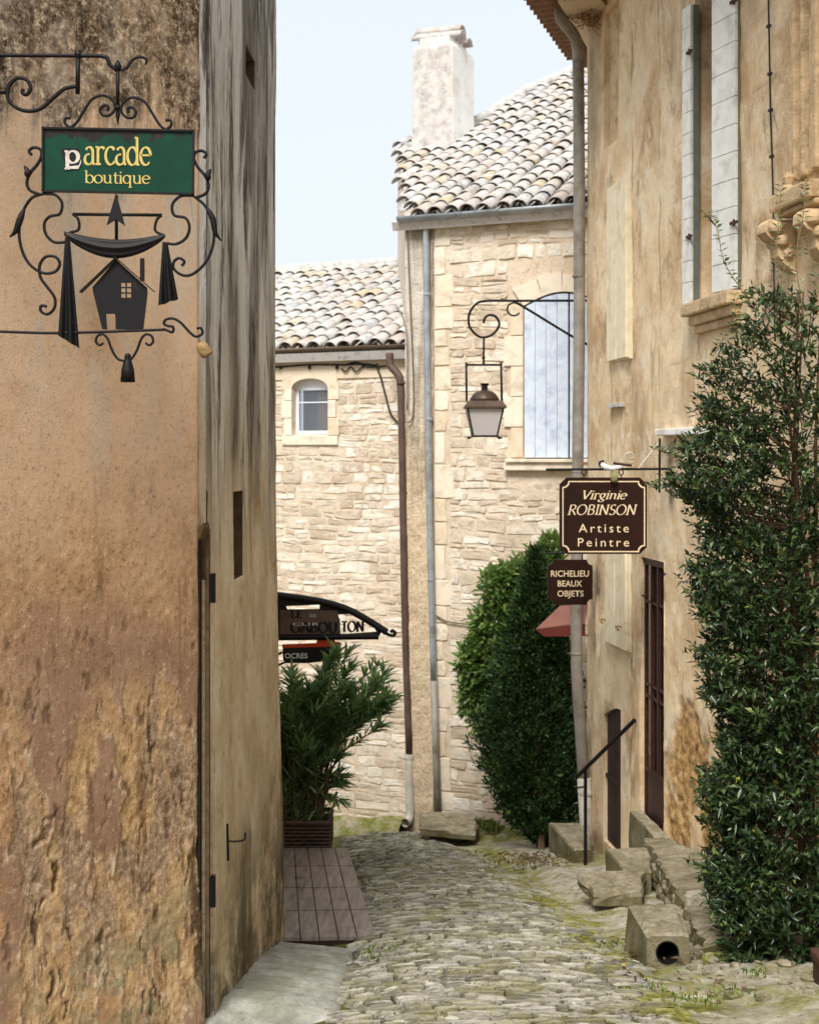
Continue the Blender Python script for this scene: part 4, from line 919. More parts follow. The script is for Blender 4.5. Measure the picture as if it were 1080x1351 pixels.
# tall window with one shutter folded back and one ajar
a, b, c, d = TALL
mb = MB(); RW.box(mb, a-.04, b+.1, c-.11, c-.004, -.2, .12); RW.box(mb, a+.02, b+.06, c-.19, c-.112, -.05, .07); RW.box(mb, a+.06, b+.03, c-.26, c-.192, -.03, .035); ob('sill', mb, M['corbel'], rh, bevel=.015)
mb = MB(); RW.box(mb, a-.05, b+.05, c, d, -.24, -.225); ob('window_back', mb, M['slot'], rh)
def shutter(p0, p1, z0, z1, th, mat, hinge):
    p0, p1 = Vector(p0), Vector(p1); t = (p1-p0).normalized(); nn = Vector((t.y, -t.x, 0)); L = (p1-p0).length
    if nn.dot(Vector((0, 8, 0))-p0) < 0: nn = -nn
    mb = MB().box((p0+p1)/2+Vector((0, 0, (z0+z1)/2))-nn*th*.5, t*L/2, nn*th*.4, Vector((0, 0, (z1-z0)/2-.004))); s_ = ob('shutter', mb, M['grey_edge'], rh)
    n = 14
    for i in range(n):
        a_, b_ = z0+(z1-z0)*i/n, z0+(z1-z0)*(i+1)/n
        mb = MB().box((p0+p1)/2+Vector((0, 0, (a_+b_)/2))+nn*.004, t*(L/2), nn*.014, Vector((0, 0, (b_-a_)/2-.0022))); ob('board', mb, mat, s_, bevel=.003)
    for z in (z0+.55, z1-.4) if not hinge else (z0+.5, z1-.75):
        mb = MB().box(p0+Vector((0, 0, z))+nn*.03, t*.05, nn*.006, Vector((0, 0, .012))); mb.tube([p0+nn*.03+Vector((0, 0, z-.025)), p0+nn*.03+Vector((0, 0, z+.025))], .009, 8); ob('strap_hinge', mb, M['rust'], s_)
    return s_
ztf = RW.hit(905, 20)[1]
sf_ = lambda px, o: (lambda u: RW.p(u, 0, o))(RW.hit(px, 0, o)[0])
shutter(sf_(913, .05), sf_(902, .07), c+.0, ztf, .07, M['grey_wood'], False)
shutter(sf_(972, .03), sf_(941, .10), c+.005, 4.2, .05, M['grey_wood'], True)
# eaves that turn the corner above the downpipe
E0 = at(688, -22, 14.1); E1 = at(757, 88, 16.75); E1.z = E0.z = 4.83
rfR = MB().prism([E0, E1, (3.4, 18.6, 4.83), (7, 18.6, 4.83), (7, 2, 4.83), (2.8, 2, 4.83)], (0, 0, .09)); rfR = ob('roof', rfR, M['tile_red'], rh)
tv = E1-E0; L = tv.length; tv.normalize(); nv = Vector((tv.y, -tv.x, 0))
TR = tile_mesh(.36, .085, .07); TR.materials.append(M['tile_red'])
for lay, (off, dz) in enumerate(((.0, -.02), (.16, -.13))):
    for k in range(int(L/.165)):
        p = E0+tv*(.08+k*.165)+nv*off+Vector((0, 0, dz)); o = bpy.data.objects.new('eave_tile', TR); COL.objects.link(o); o.parent = rfR
        rot = Matrix(((tv.x, nv.x, 0), (tv.y, nv.y, 0), (0, 0, 1))).to_4x4()
        o.matrix_local = Matrix.Translation(p-nv*.06) @ rot @ Matrix.Rotation(random.uniform(-.05, .05), 4, 'Z')
for lay, (w0, dz) in enumerate(((.22, -.055), (.38, -.17))):
    mb = MB().prism([E0+nv*w0+Vector((0, 0, dz-.02)), E1+nv*w0+Vector((0, 0, dz-.02)), E1+nv*1.1+Vector((0, 0, dz-.02)), E0+nv*.8+Vector((0, 0, dz-.02))], (0, 0, .03)); ob('eave_course', mb, M['mortar'], rfR)
# big zinc downpipe at the corner
Yp = 14.62; pp = lambda px, py, Y=Yp: at(px, py, Y)
mb = MB().tube(curve([pp(737, -30, 14.4), pp(738, 10, 14.4), pp(741, 26, 14.45), pp(754, 42, 14.52), pp(761, 60), pp(763, 120), pp(764, 400), pp(762, 600), pp(760, 850), pp(765, 960), pp(770, 1030)], 5), .062, 14); pr = ob('downpipe', mb, M['zinc_pipe'], rh, True)
for px, y in ((763, 80), (763, 364), (762, 622), (760, 862)): mb = MB().lathe(pp(px, y), [(.067, -.014), (.07, 0), (.067, .014)], 14); ob('pipe_clip', mb, M['zinc_pipe'], pr)
mb = MB().tube([pp(770, 1026), pp(773, 1090), pp(776, 1152)], [.075, .07, .072], 14); ob('pipe_foot', mb, M['pipe_white'], pr, True)
for y in (1046, 1112): mb = MB().lathe(pp(771+(y-1026)*.045, y), [(.08, -.02), (.083, 0), (.08, .02)], 14); ob('pipe_collar', mb, M['pipe_white'], pr)
# carved corbels, pilaster and ledge of a doorway at the near edge
mb = MB(); u, _ = RW.hit(1062, 200)
for k, (du, w_, o_) in enumerate(((-.10, .05, .06), (-.02, .04, .035), (.06, .05, .07), (.16, .06, .05), (.28, .08, .09))): RW.box(mb, u+du, u+du+w_, RW.hit(1062, 235)[1], 4.9, -.05, o_)
ob('pilaster', mb, M['corbel'], rh, bevel=.012)
u, z = RW.hit(1047, 250); mb = MB(); RW.box(mb, u-.06, u+.6, z-.16, z-.04, -.05, .16); RW.box(mb, u-.02, u+.6, z-.20, z-.162, -.05, .12); ob('door_ledge', mb, M['corbel'], rh, bevel=.02)
def corbel(u, z):
    prof = [(.0, 0), (.19, 0), (.22, -.03), (.225, -.09), (.19, -.13), (.15, -.15), (.13, -.2), (.125, -.25), (.09, -.30), (.05, -.33), (0, -.36)]
    mb = MB().prism([RW.p(u-.075, z+dz, o) for o, dz in prof], RW.U*.15)
    for s in (-1, 1):
        for k in range(3):
            cc = RW.p(u+s*.078, z-.06-.085*k, .15-.045*k); mb.lathe(cc, [(.01, -.05+.01*k), (.05-.009*k, -.03), (.056-.01*k, 0), (.05-.009*k, .03), (.01, .05-.01*k)], 10)
    ob('corbel', mb, M['corbel'], rh, bevel=.008)
corbel(RW.hit(1044, 300)[0], RW.hit(1044, 292)[1]); corbel(RW.hit(1077, 300)[0]+.2, RW.hit(1077, 285)[1])
mb = MB().lathe(RW.p(RW.hit(1057, 240)[0], RW.hit(1057, 260)[1], .09), [(.05, 0), (.055, .05), (.03, .08), (.045, .13), (.02, .17)], 10); ob('finial', mb, M['corbel'], rh)
# white lintel board over the path to the door
u, z = RW.hit(890, 570); mb = MB(); RW.box(mb, RW.hit(876, 570)[0], RW.hit(935, 570)[0], z-.03, z+.03, -.01, .09); ob('lintel_board', mb, M['white_lime'], rh, bevel=.01)

u, z = RW.hit(880, 757); rg = thing('wall_ring', 'small iron ring on the ochre wall right of the grated door', 'ring', RW.p(u, z, .03))
mb = MB().tube([RW.p(u+.02*math.cos(t), z+.02*math.sin(t), .035) for t in np.linspace(0, 6.28, 14)], .005, 5); ob('ring', mb, M['iron'], rg, True)
mb = MB().tube([RW.p(u+.02, z, .01), RW.p(u+.02, z, .04), RW.p(u+.08, z-.005, .045)], .004, 5); ob('staple', mb, M['iron'], rg)
# ================================================================== lettering
def arcp(cx, cy, rx, ry, a0, a1, n=14): return [(cx+rx*math.cos(R(a0+(a1-a0)*k/n)), cy+ry*math.sin(R(a0+(a1-a0)*k/n))) for k in range(n+1)]
sf = lambda x, y, w=.2: [(x-w, y), (x+w, y)]
G = {   # strokes of a simple bookface; x-height 1
 'a': (.86, [arcp(.40, .70, .27, .28, 155, 0)+[(.67, .12), (.72, .02), (.84, .06)], arcp(.36, .29, .30, .29, 75, 330)]),
 'r': (.72, [[(.2, 1), (.2, 0)], arcp(.47, .68, .27, .30, 175, 40), sf(.22, .02), sf(.12, .98, .1)]),
 'c': (.80, [arcp(.44, .5, .38, .5, 42, 322)]),
 'd': (1.0, [arcp(.42, .5, .37, .5, 0, 360, 20), [(.78, 1.55), (.78, 0)], sf(.70, 1.53, .1), sf(.86, .02, .1)]),
 'e': (.86, [[(.06, .55), (.80, .55)]+arcp(.43, .5, .38, .5, 6, 318)]),
 'b': (1.0, [[(.2, 1.55), (.2, .02)], arcp(.55, .5, .37, .5, 0, 360, 20), sf(.12, 1.53, .1)]),
 'o': (.95, [arcp(.47, .5, .41, .5, 0, 360, 22)]),
 'u': (1.05, [[(.2, 1), (.2, .36)]+arcp(.48, .33, .28, .32, 180, 350), [(.80, 1), (.80, 0)], sf(.12, .98, .1), sf(.72, .98, .1), sf(.88, .02, .1)]),
 't': (.62, [[(.28, 1.32), (.28, .22)]+arcp(.46, .22, .18, .21, 180, 310), [(.06, .97), (.56, .97)]]),
 'i': (.46, [[(.23, 1), (.23, 0)], [(.23, 1.42), (.23, 1.28)], sf(.23, .02, .17), sf(.14, .98, .1)]),
 'q': (1.0, [arcp(.42, .5, .37, .5, 0, 360, 20), [(.78, 1.0), (.78, -.5)], sf(.78, -.48, .18)]),
 'p': (1.0, [[(.2, 1), (.2, -.5)], arcp(.55, .5, .37, .5, 0, 360, 20), sf(.2, -.48, .18), sf(.12, .98, .1)]),
 'n': (1.02, [[(.2, 1), (.2, 0)], arcp(.49, .66, .29, .32, 170, 0)+[(.78, .1), (.9, .04)], sf(.12, .97, .1)]),
 'g': (.92, [arcp(.42, .62, .30, .36, 0, 360, 20), [(.64, .34), (.3, .18), (.34, .04), (.68, -.06)]+arcp(.44, -.24, .34, .2, 30, -220), [(.66, .9), (.86, .98)]]),
 'V': (1.15, [[(.08, 1.45), (.52, .0)], [(.52, .0), (1.05, 1.45)], sf(.1, 1.44, .18), sf(1.02, 1.44, .16)]),
 'R': (1.12, [[(.22, 1.42), (.22, 0)], [(.22, 1.4), (.5, 1.4)]+arcp(.55, 1.06, .32, .34, 90, -90)+[(.22, .72)], [(.5, .72), (.98, .02), (1.1, .02)], sf(.22, .02)]),
 'O': (1.36, [arcp(.66, .71, .58, .72, 0, 360, 26)]),
 'B': (1.08, [[(.22, 1.42), (.22, 0)], [(.22, 1.4), (.5, 1.4)]+arcp(.52, 1.08, .30, .32, 90, -90)+[(.22, .76)], [(.5, .76)]+arcp(.55, .39, .36, .37, 90, -90)+[(.22, .02)]]),
 'I': (.48, [[(.24, 1.42), (.24, 0)], sf(.24, 1.4), sf(.24, .02)]),
 'N': (1.32, [[(.22, 0), (.22, 1.42)], [(.22, 1.42), (1.08, 0)], [(1.08, 0), (1.08, 1.42)], sf(.2, .02), sf(1.08, 1.4, .16)]),
 'S': (.92, [arcp(.48, 1.06, .32, .36, 40, 250, 12)+arcp(.44, .36, .36, .37, 70, -150, 14)]),
 'G': (1.3, [arcp(.64, .71, .56, .72, 45, 330), [(1.12, .1), (1.12, .62)], sf(1.08, .62)]),
 'A': (1.25, [[(.6, 1.45), (.1, 0)], [(.6, 1.45), (1.14, 0)], [(.28, .48), (.92, .48)], sf(.12, .02, .16), sf(1.12, .02, .16)]),
 'U': (1.3, [[(.22, 1.42), (.22, .5)]+arcp(.62, .48, .4, .48, 180, 360)+[(1.02, 1.42)], sf(.22, 1.4), sf(1.02, 1.4, .16)]),
 'T': (1.1, [[(.55, 1.42), (.55, 0)], [(.06, 1.4), (1.04, 1.4)], sf(.55, .02)]),
 'L': (.95, [[(.22, 1.42), (.22, 0)], [(.22, .02), (.86, .02), (.88, .3)], sf(.22, 1.4)]),
 'E': (1.0, [[(.22, 1.42), (.22, 0)], [(.22, 1.4), (.88, 1.4)], [(.22, .74), (.7, .74)], [(.22, .02), (.9, .02)]]),
}
def serif(text, x0, x1, y, hgt, place, name, mat, parent, thick=.19, thin=.075, slant=0, th=.0015, squeeze=False, nib=15):
    """letters between x0 and x1 on baseline y; hgt = x-height; place(x, y, o) gives world points."""
    pos = []; X = 0
    for c in text:
        if c == ' ': X += .5; continue
        pos.append((c, X)); X += G[c][0]
    k = (x1-x0)/X; V = []; Fc = []; lay = 0
    for c, off in pos:
        for st in G[c][1]:
            P = [(q[0]+off, q[1]) for q in st]; n = len(P); o = .002+.00025*(lay % 9); lay += 1; b = len(V)
            closed = math.hypot(P[0][0]-P[-1][0], P[0][1]-P[-1][1]) < .01
            for i in range(n):
                a_ = P[(i-1) if i else (n-2 if closed else 0)]; b_ = P[(i+1) if i < n-1 else (1 if closed else n-1)]
                t = math.atan2(b_[1]-a_[1], b_[0]-a_[0]); w_ = (thin+(thick-thin)*abs(math.sin(t-R(nib))))/2
                nx, ny = -math.sin(t)*w_, math.cos(t)*w_
                for s in (1, -1):
                    gx, gy = P[i][0]+s*nx, P[i][1]+s*ny; V.append(place(x0+(gx+slant*gy)*k, y+gy*hgt, o))
            Fc += [(b+2*i, b+2*i+1, b+2*i+3, b+2*i+2) for i in range(n-1)]
    m = bpy.data.meshes.new(name); m.from_pydata([tuple(v) for v in V], [], Fc); m.update(); return ob(name, m, mat, parent)
def sans(text, x0, x1, ybase, capx, place, name, mat, parent, space=1.0, bold=.0, shear=0):
    cu = bpy.data.curves.new(name, 'FONT'); cu.body = text; cu.size = 1; cu.space_character = space; cu.offset = bold; cu.shear = shear; cu.resolution_u = 3; cu.extrude = .0
    o = bpy.data.objects.new('tmp', cu); COL.objects.link(o); bpy.context.view_layer.update()
    m = bpy.data.meshes.new_from_object(o.evaluated_get(bpy.context.evaluated_depsgraph_get())); bpy.data.objects.remove(o); m.name = name
    xs = [v.co.x for v in m.vertices]; a, b = min(xs), max(xs)
    for v in m.vertices: v.co = place(x0+(v.co.x-a)/(b-a)*(x1-x0), ybase+v.co.y*capx/.73, .0025)
    return ob(name, m, mat, parent)
def plate(outline, holes, place, th, name, mat, parent, bevel=0):
    cu = bpy.data.curves.new(name, 'CURVE'); cu.dimensions = '2D'; cu.fill_mode = 'BOTH'; cu.extrude = .5
    for pl_ in [outline]+holes:
        s = cu.splines.new('POLY'); s.points.add(len(pl_)-1); s.use_cyclic_u = True
        for p, q in zip(s.points, pl_): p.co = (q[0], q[1], 0, 1)
    o = bpy.data.objects.new('tmp', cu); COL.objects.link(o); bpy.context.view_layer.update()
    m = bpy.data.meshes.new_from_object(o.evaluated_get(bpy.context.evaluated_depsgraph_get())); bpy.data.objects.remove(o); m.name = name
    for v in m.vertices: v.co = place(v.co.x, v.co.y, (v.co.z-.5)*th)
    tidy(m); return ob(name, m, mat, parent)

# ================================================================== wrought iron shop sign on the left
SY = 5.50
def zp(zx, zy, o=0): return at(zx/2.813, 40+zy/2.813, SY)+Vector((0, -o, 0))       # traced off an enlargement
ws = thing('shop_sign', 'green boutique sign in black wrought iron scrollwork with a little iron house', 'sign', zp(10, 1118))
def iron(name, pts, r=.0065, o=0, n=6, smooth=True, parent=None, m='iron', taper=False):
    P = curve([zp(x, y, o) for x, y in pts], 5) if len(pts) > 2 else [zp(x, y, o) for x, y in pts]
    rr_ = [r*(1-.45*max(0, abs(2*i/(len(P)-1)-1)-.6)/.4) for i in range(len(P))] if taper else r
    mb = MB().tube(P, rr_, n); return ob(name, mb, M[m], parent or ws, smooth)
mir = lambda L, c: [(2*c-x, y) for x, y in L]
br = iron('bracket_bar', [(-260, 90), (290, 93), (385, 96), (400, 108), (410, 128), (437, 150)], .0085, n=8)
iron('bracket_tip', [(437, 150), (468, 140), (490, 110), (520, 97), (543, 108), (540, 127)], .0065, taper=True)
iron('drop_bar', [(290, 78), (288, 235)], .0095)
mb = MB().lathe(zp(290, 100), [(.012, 0), (.016, .012), (.012, .028)], 10); ob('collar', mb, M['iron'], ws)
iron('bracket_scroll', [(86, 216), (84, 232), (100, 236), (114, 212), (98, 182), (65, 176), (38, 198), (27, 235), (45, 275), (95, 298), (150, 290), (195, 252), (240, 216), (290, 206)], .0085, taper=False)
iron('bracket_scroll_stub', [(-260, 226), (28, 230)], .008)
iron('hanger_rod', [(437, 118), (437, 290)], .008)
mb = MB().lathe(zp(437, 352), [(.001, 0), (.010, .045), (.006, .062), (.012, .064), (.012, .08), (.006, .082)], 8); ob('spear_drop', mb, M['iron'], ws, True)
mb = MB().lathe(zp(437, 152), [(.008, 0), (.015, .014), (.014, .03), (.004, .045)], 8); ob('knob', mb, M['iron'], ws, True)
top = [(400, 298), (402, 282), (386, 277), (371, 295), (384, 315), (410, 312), (427, 288), (415, 255), (380, 240), (340, 256), (310, 300), (285, 340), (262, 358), (242, 345), (243, 326), (262, 325)]
iron('top_scroll', top, .0062); iron('top_scroll', [(x, y+8) for x, y in mir(top, 438)], .0062)
pw, ph = 558, 240
pf = plate([(158, 360), (719, 371), (717, 609), (158, 598)], [], lambda x, y, o: zp(x, y, o), .012, 'sign_plate', M['green'], ws)
fr = MB()
for a, b in (((158, 362), (719, 373)), ((719, 371), (717, 609)), ((717, 607), (158, 596)), ((160, 598), (160, 360))): fr.box((zp(*a, .002)+zp(*b, .002))/2, (zp(*b)-zp(*a))/2, (0, .008, 0), Vector((0, 0, .004)) if abs(a[0]-b[0]) > 100 else Vector((.004, 0, 0)))
ob('plate_rim', fr, M['iron'], pf)
tilt = lambda x, y: y+(x-158)*.02
sp = lambda x, y, o: zp(x, tilt(x, y)-0, .006+o-.006)
serif('arcade', 312, 562, 497, -66, lambda x, y, o: zp(x, y+(x-312)*.012, o), 'lettering', M['gold'], pf, .20, .075)
serif('boutique', 314, 558, 566, -30, lambda x, y, o: zp(x, y+(x-312)*.012, o), 'lettering', M['gold'], pf, .18, .075)
# bare patch where an older white p shows through
patch = plate([(228, 440), (248, 436), (292, 438), (300, 470), (303, 500), (292, 516), (262, 518), (246, 508), (240, 484), (230, 470)], [], lambda x, y, o: zp(x, y, o+.0022), .0012, 'worn_patch', M['iron'], pf)
serif('p', 240, 296, 492, -44, lambda x, y, o: zp(x, y, o+.003), 'old_lettering', M['old_white'], pf, .26, .12)
plate([(246, 504), (262, 514), (292, 514), (302, 492), (302, 478), (294, 500), (270, 504)], [], lambda x, y, o: zp(x, y, o+.0045), .001, 'old_lettering', M['old_white'], pf)
sc1 = [(118, 462), (108, 447), (125, 434), (148, 440), (155, 462), (140, 495), (115, 525), (100, 560), (110, 592), (145, 608)]
iron('side_scroll', sc1, .0068); iron('side_scroll', [(x, y+12) for x, y in mir(sc1, 437)], .0068)
big = [(165, 605), (120, 620), (87, 668), (71, 740), (80, 810), (110, 868), (160, 900), (205, 895), (222, 865), (205, 840), (170, 840), (148, 870), (150, 915), (175, 952), (203, 992), (201, 1032), (176, 1053), (152, 1042), (153, 1022), (174, 1024)]
iron('large_scroll', big, .0064)
iron('large_scroll', [(715, 612), (760, 650), (788, 710), (793, 780), (770, 850), (722, 900), (680, 909), (646, 886), (645, 858), (665, 845), (684, 858), (674, 874)], .0064)
inn = [(165, 605), (205, 610), (230, 640), (222, 680), (185, 690), (165, 715), (170, 755), (200, 785), (244, 786)]
iron('inner_scroll', inn, .0064); iron('inner_scroll', [(715, 612), (670, 615), (640, 645), (646, 685), (688, 696), (703, 730), (690, 770), (655, 792), (618, 790)], .0064)
def acan(pts, o=.006):
    P = curve([zp(x, y, o) for x, y in pts], 5); n = len(P); mb = MB()
    mb.tube(P, [.003+.011*math.sin(math.pi*(i/(n-1))**.7) for i in range(n)], 6); ob('iron_leaf', mb, M['iron'], ws, True)
acan([(100, 545), (104, 525), (92, 503)]); acan([(776, 558), (772, 537), (784, 515)]); acan([(92, 660), (75, 705), (60, 745), (38, 768)]); acan([(766, 655), (790, 700), (800, 750), (822, 782)])
iron('pelmet_rail', [(270, 682), (600, 685)], .007); iron('pelmet_bracket', [(270, 682), (290, 700), (292, 738), (258, 750)], .006); iron('pelmet_bracket', [(600, 685), (582, 703), (576, 742), (606, 760)], .006)
iron('arrow_rod', [(432, 612), (432, 775)], .007)
plate([(432, 604), (466, 727), (432, 703), (397, 724)], [], lambda x, y, o: zp(x, y, o+.010), .006, 'arrow_head', M['iron'], ws)
# swagged cloth in sheet iron
mb = MB(); nu, nv_ = 24, 9; vv = []
for i in range(nu+1):
    t = i/nu; x = 238+(614-238)*t; yu = 745+26*math.sin(math.pi*t)+(10*t); yl = 760+82*math.sin(math.pi*t)**.8+8*t
    for j in range(nv_+1):
        s = j/nv_; b = .004+.020*math.sin(math.pi*s)*math.sin(math.pi*t)**.5+.006*math.sin(s*16)*math.sin(math.pi*t); vv.append(zp(x, yu+(yl-yu)*s, b))
mb.add(vv, [(i*(nv_+1)+j, (i+1)*(nv_+1)+j, (i+1)*(nv_+1)+j+1, i*(nv_+1)+j+1) for i in range(nu) for j in range(nv_)]); ob('swag', mb, M['iron'], ws, True)
def drape(tl, tr, bl_, br_, n=16):
    mb = MB(); vv = []; m = 5
    for j in range(m+1):
        s = j/m
        for i in range(n+1):
            t = i/n; a = [tl[k]+(bl_[k]-tl[k])*s for k in (0, 1)]; b = [tr[k]+(br_[k]-tr[k])*s for k in (0, 1)]
            vv.append(zp(a[0]+(b[0]-a[0])*t, a[1]+(b[1]-a[1])*t, .008+.013*s*math.sin(t*13)+.006*math.sin(t*math.pi)))
    mb.add(vv, [(j*(n+1)+i, j*(n+1)+i+1, (j+1)*(n+1)+i+1, (j+1)*(n+1)+i) for j in range(m) for i in range(n)]); ob('drape', mb, M['iron'], ws, True)
drape((243, 768), (262, 774), (217, 1132), (298, 1182)); drape((604, 784), (624, 790), (588, 1024), (663, 998))
# little sheet-iron house
wnd = [[(450+x*21, 937+y*20), (466+x*21, 937+y*20), (466+x*21, 952+y*20), (450+x*21, 952+y*20)] for x in (0, 1) for y in (0, 1, 2)]
hs_ = plate([(432, 850), (546, 955), (548, 975), (532, 1110), (430, 1110), (428, 1052), (394, 1052), (398, 1110), (380, 1110), (346, 972), (344, 952)], wnd, lambda x, y, o: zp(x, y, o+.004), .006, 'house_cutout', M['iron'], ws)
for a, b in (((436, 842), (300, 972)), ((428, 842), (573, 970))):
    mb = MB().box((zp(*a)+zp(*b))/2+Vector((0, -.004, 0)), (zp(*b)-zp(*a))/2, (0, .022, 0), Vector((0, 0, .0022))); ob('roof_strip', mb, M['iron'], hs_)
mb = MB().box(zp(528, 888), (.0085, 0, 0), (0, .006, 0), (0, 0, .046)); ob('chimney_strip', mb, M['iron'], hs_)
iron('lower_rail', [(-120, 1115), (10, 1118), (220, 1123), (540, 1113), (612, 1110)], .0062)
iron('lower_scroll', [(612, 1110), (640, 1120), (642, 1100), (625, 1097), (608, 1088), (618, 1072), (645, 1070), (672, 1086), (700, 1116), (725, 1136), (750, 1126), (746, 1105), (730, 1106)], .006)
tl_ = [(384, 1160), (370, 1168), (356, 1155), (362, 1134), (382, 1128), (400, 1145), (415, 1185), (436, 1218), (462, 1228)]
iron('tassel_scroll', tl_, .0055); iron('tassel_scroll', [(x, y) for x, y in mir(tl_, 462)], .0055)
mb = MB().lathe(zp(474, 1305), [(.030, 0), (.026, .05), (.016, .085), (.012, .10), (.014, .105), (.008, .115)], 12); ob('tassel', mb, M['iron'], ws, True)
for x, y in ((10, 1118),):
    mb = MB().box(zp(x-96, y)+Vector((0, .0, 0)), (.004, 0, 0), (0, .03, 0), (0, 0, .03)); ob('wall_plate', mb, M['rust'], ws)
ck = thing('hanging_cork', 'small cork dangling from the end scroll of the iron sign', 'cork', zp(758, 1215))
c0_ = zp(742, 1160, .01); c1_ = zp(772, 1208, .01)
mb = MB().tube([c0_, c0_.lerp(c1_, .1), c0_.lerp(c1_, .3), c0_.lerp(c1_, .9), c1_], [.012, .022, .026, .026, .022], 10); ob('stopper', mb, M['cork'], ck, True)
mb = MB().tube([zp(738, 1128, .006), zp(740, 1145, .01), c0_], .0014, 5); ob('wire', mb, M['iron'], ck)

# ================================================================== street lantern
LY = 14.95
def lp(x, y, o=0): return at(540+x/3.465, 330+y/3.465, LY)+Vector((0, -o, 0))
ln = thing('street_lantern', 'copper-roofed street lantern hanging from a scrolled iron bracket', 'lantern', lp(338, 860))
def bar(name, pts, r, n=7, smooth=True, m='iron'):
    P = curve([lp(*p) for p in pts], 6) if len(pts) > 2 else [lp(*p) for p in pts]
    return ob(name, MB().tube(P, r, n), M[m], ln, smooth)
bar('bracket_arm', [(860, 230), (500, 231), (345, 232), (300, 250), (272, 295), (275, 350), (310, 390), (345, 398), (385, 380), (410, 340), (395, 305), (365, 296), (345, 310), (338, 333)], .014)
bar('brace', [(860, 452), (750, 398), (520, 258), (480, 238)], .014)
bar('brace_scroll', [(480, 238), (452, 252), (448, 280), (468, 298), (490, 296), (502, 286)], .010)
bar('drop_rod', [(340, 398), (338, 520)], .012)
mb = MB().lathe(lp(338, 497), [(.012, 0), (.022, .012), (.012, .03)], 10); ob('knuckle', mb, M['iron'], ln)
bar('stirrup', [(258, 524), (420, 524)], .012); bar('stirrup', [(259, 512), (261, 690)], .013); bar('stirrup', [(418, 512), (422, 690)], .013)
c = lp(343, 850); hw0, hw1 = (430-268)/2/3.465*LY/F, (408-300)/2/3.465*LY/F; zt_, zb_ = lp(343, 722).z, c.z
sq = lambda w_, z: [(c.x-w_, LY-w_, z), (c.x+w_, LY-w_, z), (c.x+w_, LY+w_, z), (c.x-w_, LY+w_, z)]
A_, B_ = sq(hw0, zt_), sq(hw1, zb_)
for k in range(4):
    p = [Vector(A_[k]), Vector(A_[(k+1) % 4]), Vector(B_[(k+1) % 4]), Vector(B_[k])]
    nrm = (p[1]-p[0]).cross(p[3]-p[0]).normalized(); mb = MB().prism(p, nrm*.003); ob('pane', mb, M['frost'], ln)
    mb = MB().tube([A_[k], B_[k]], .010, 6); ob('corner_bar', mb, M['iron'], ln)
    mb = MB().tube([A_[k], A_[(k+1) % 4]], .011, 6); ob('rim_bar', mb, M['iron'], ln); mb = MB().tube([B_[k], B_[(k+1) % 4]], .011, 6); ob('rim_bar', mb, M['iron'], ln)
    v = Vector(B_[k]); d_ = Vector((v.x-c.x, v.y-LY, 0)).normalized(); mb = MB().tube([v, v+d_*.055+Vector((0, 0, -.02))], .006, 6); mb.lathe(v+d_*.058+Vector((0, 0, -.034)), [(.004, 0), (.016, .012), (.004, .026)], 8); ob('foot_ball', mb, M['iron'], ln)
mb = MB(); Z = [(zt_-.005, hw0*1.17), (zt_+.02, hw0*1.15), (lp(343, 690).z, hw0*.92)]
vv = [q for z, w_ in Z for q in sq(w_, z)]; mb.add(vv, [(4*i+k, 4*i+(k+1) % 4, 4*i+4+(k+1) % 4, 4*i+4+k) for i in range(2) for k in range(4)]+[(3, 2, 1, 0), (8, 9, 10, 11)]); ob('roof', mb, M['copper_roof'], ln, bevel=.004)
zc = lp(343, 690).z; mb = MB().lathe((c.x, LY, zc), [(hw0*.84, 0), (hw0*.80, .03), (hw0*.66, .075), (hw0*.45, .105), (hw0*.2, .12), (.03, .122)], 16); ob('dome', mb, M['copper_roof'], ln, True)
mb = MB().lathe((c.x, LY, zc+.118), [(.036, 0), (.032, .05), (.05, .066), (.05, .076), (.02, .078)], 14); ob('chimney_cap', mb, M['iron'], ln)
mb = MB().lathe((c.x, LY, zb_+.03), [(.02, 0), (.03, .1), (.045, .16), (.05, .2), (.03, .26)], 12); ob('bulb', mb, M['curtain'], ln, True)

# ================================================================== hanging signs on the right
def notched(x0, x1, y0, y1, r, n=6, inw=True):
    P = []
    for cx, cy, a in ((x0, y0, 90), (x1, y0, 180), (x1, y1, 270), (x0, y1, 0)):
        P += [(cx+r*math.cos(R(a-90*k/n)), cy+r*math.sin(R(a-90*k/n))) for k in range(n+1)] 
    return P
RY = 12.0
rp = lambda x, y, o=0: at(x, y, RY)+Vector((0, -o, 0))
rs = thing('hanging_sign', 'large dark brown painter sign with cream border on an iron bar', 'sign', rp(796, 730))
def cham(x0, x1, y0, y1, r): return [(x0+r, y0), (x1-r, y0), (x1, y0+r), (x1, y1-r), (x1-r, y1), (x0+r, y1), (x0, y1-r), (x0, y0+r)]
bd = plate(cham(738, 853, 630, 731, 9), [], rp, .035, 'board', M['sign_brown'], rs)
def notch2(x0, x1, y0, y1, r, n=5):
    P = []
    for cx, cy, a0, a1 in ((x0, y0, 90, 0), (x1, y0, 180, 90), (x1, y1, 270, 180), (x0, y1, 360, 270)):
        P += [(cx+r*math.cos(R(a0+(a1-a0)*k/n)), cy+r*math.sin(R(a0+(a1-a0)*k/n))) for k in range(n+1)]
    return P
plate(notch2(741.5, 850.5, 634.5, 728.5, 8), [notch2(743, 849, 636, 727, 8)], lambda x, y, o: rp(x, y, o+.003), .002, 'border_line', M['cream_paint'], bd)
serif('Virginie', 766, 825, 658.5, -7.6, rp, 'lettering', M['cream_paint'], bd, .20, .08, .28)
serif('ROBINSON', 748, 838, 679, -9.2, rp, 'lettering', M['cream_paint'], bd, .18, .07, .22)
sans('Artiste', 763, 829, 702.3, -11.8, rp, 'lettering', M['cream_paint'], bd, 1.35)
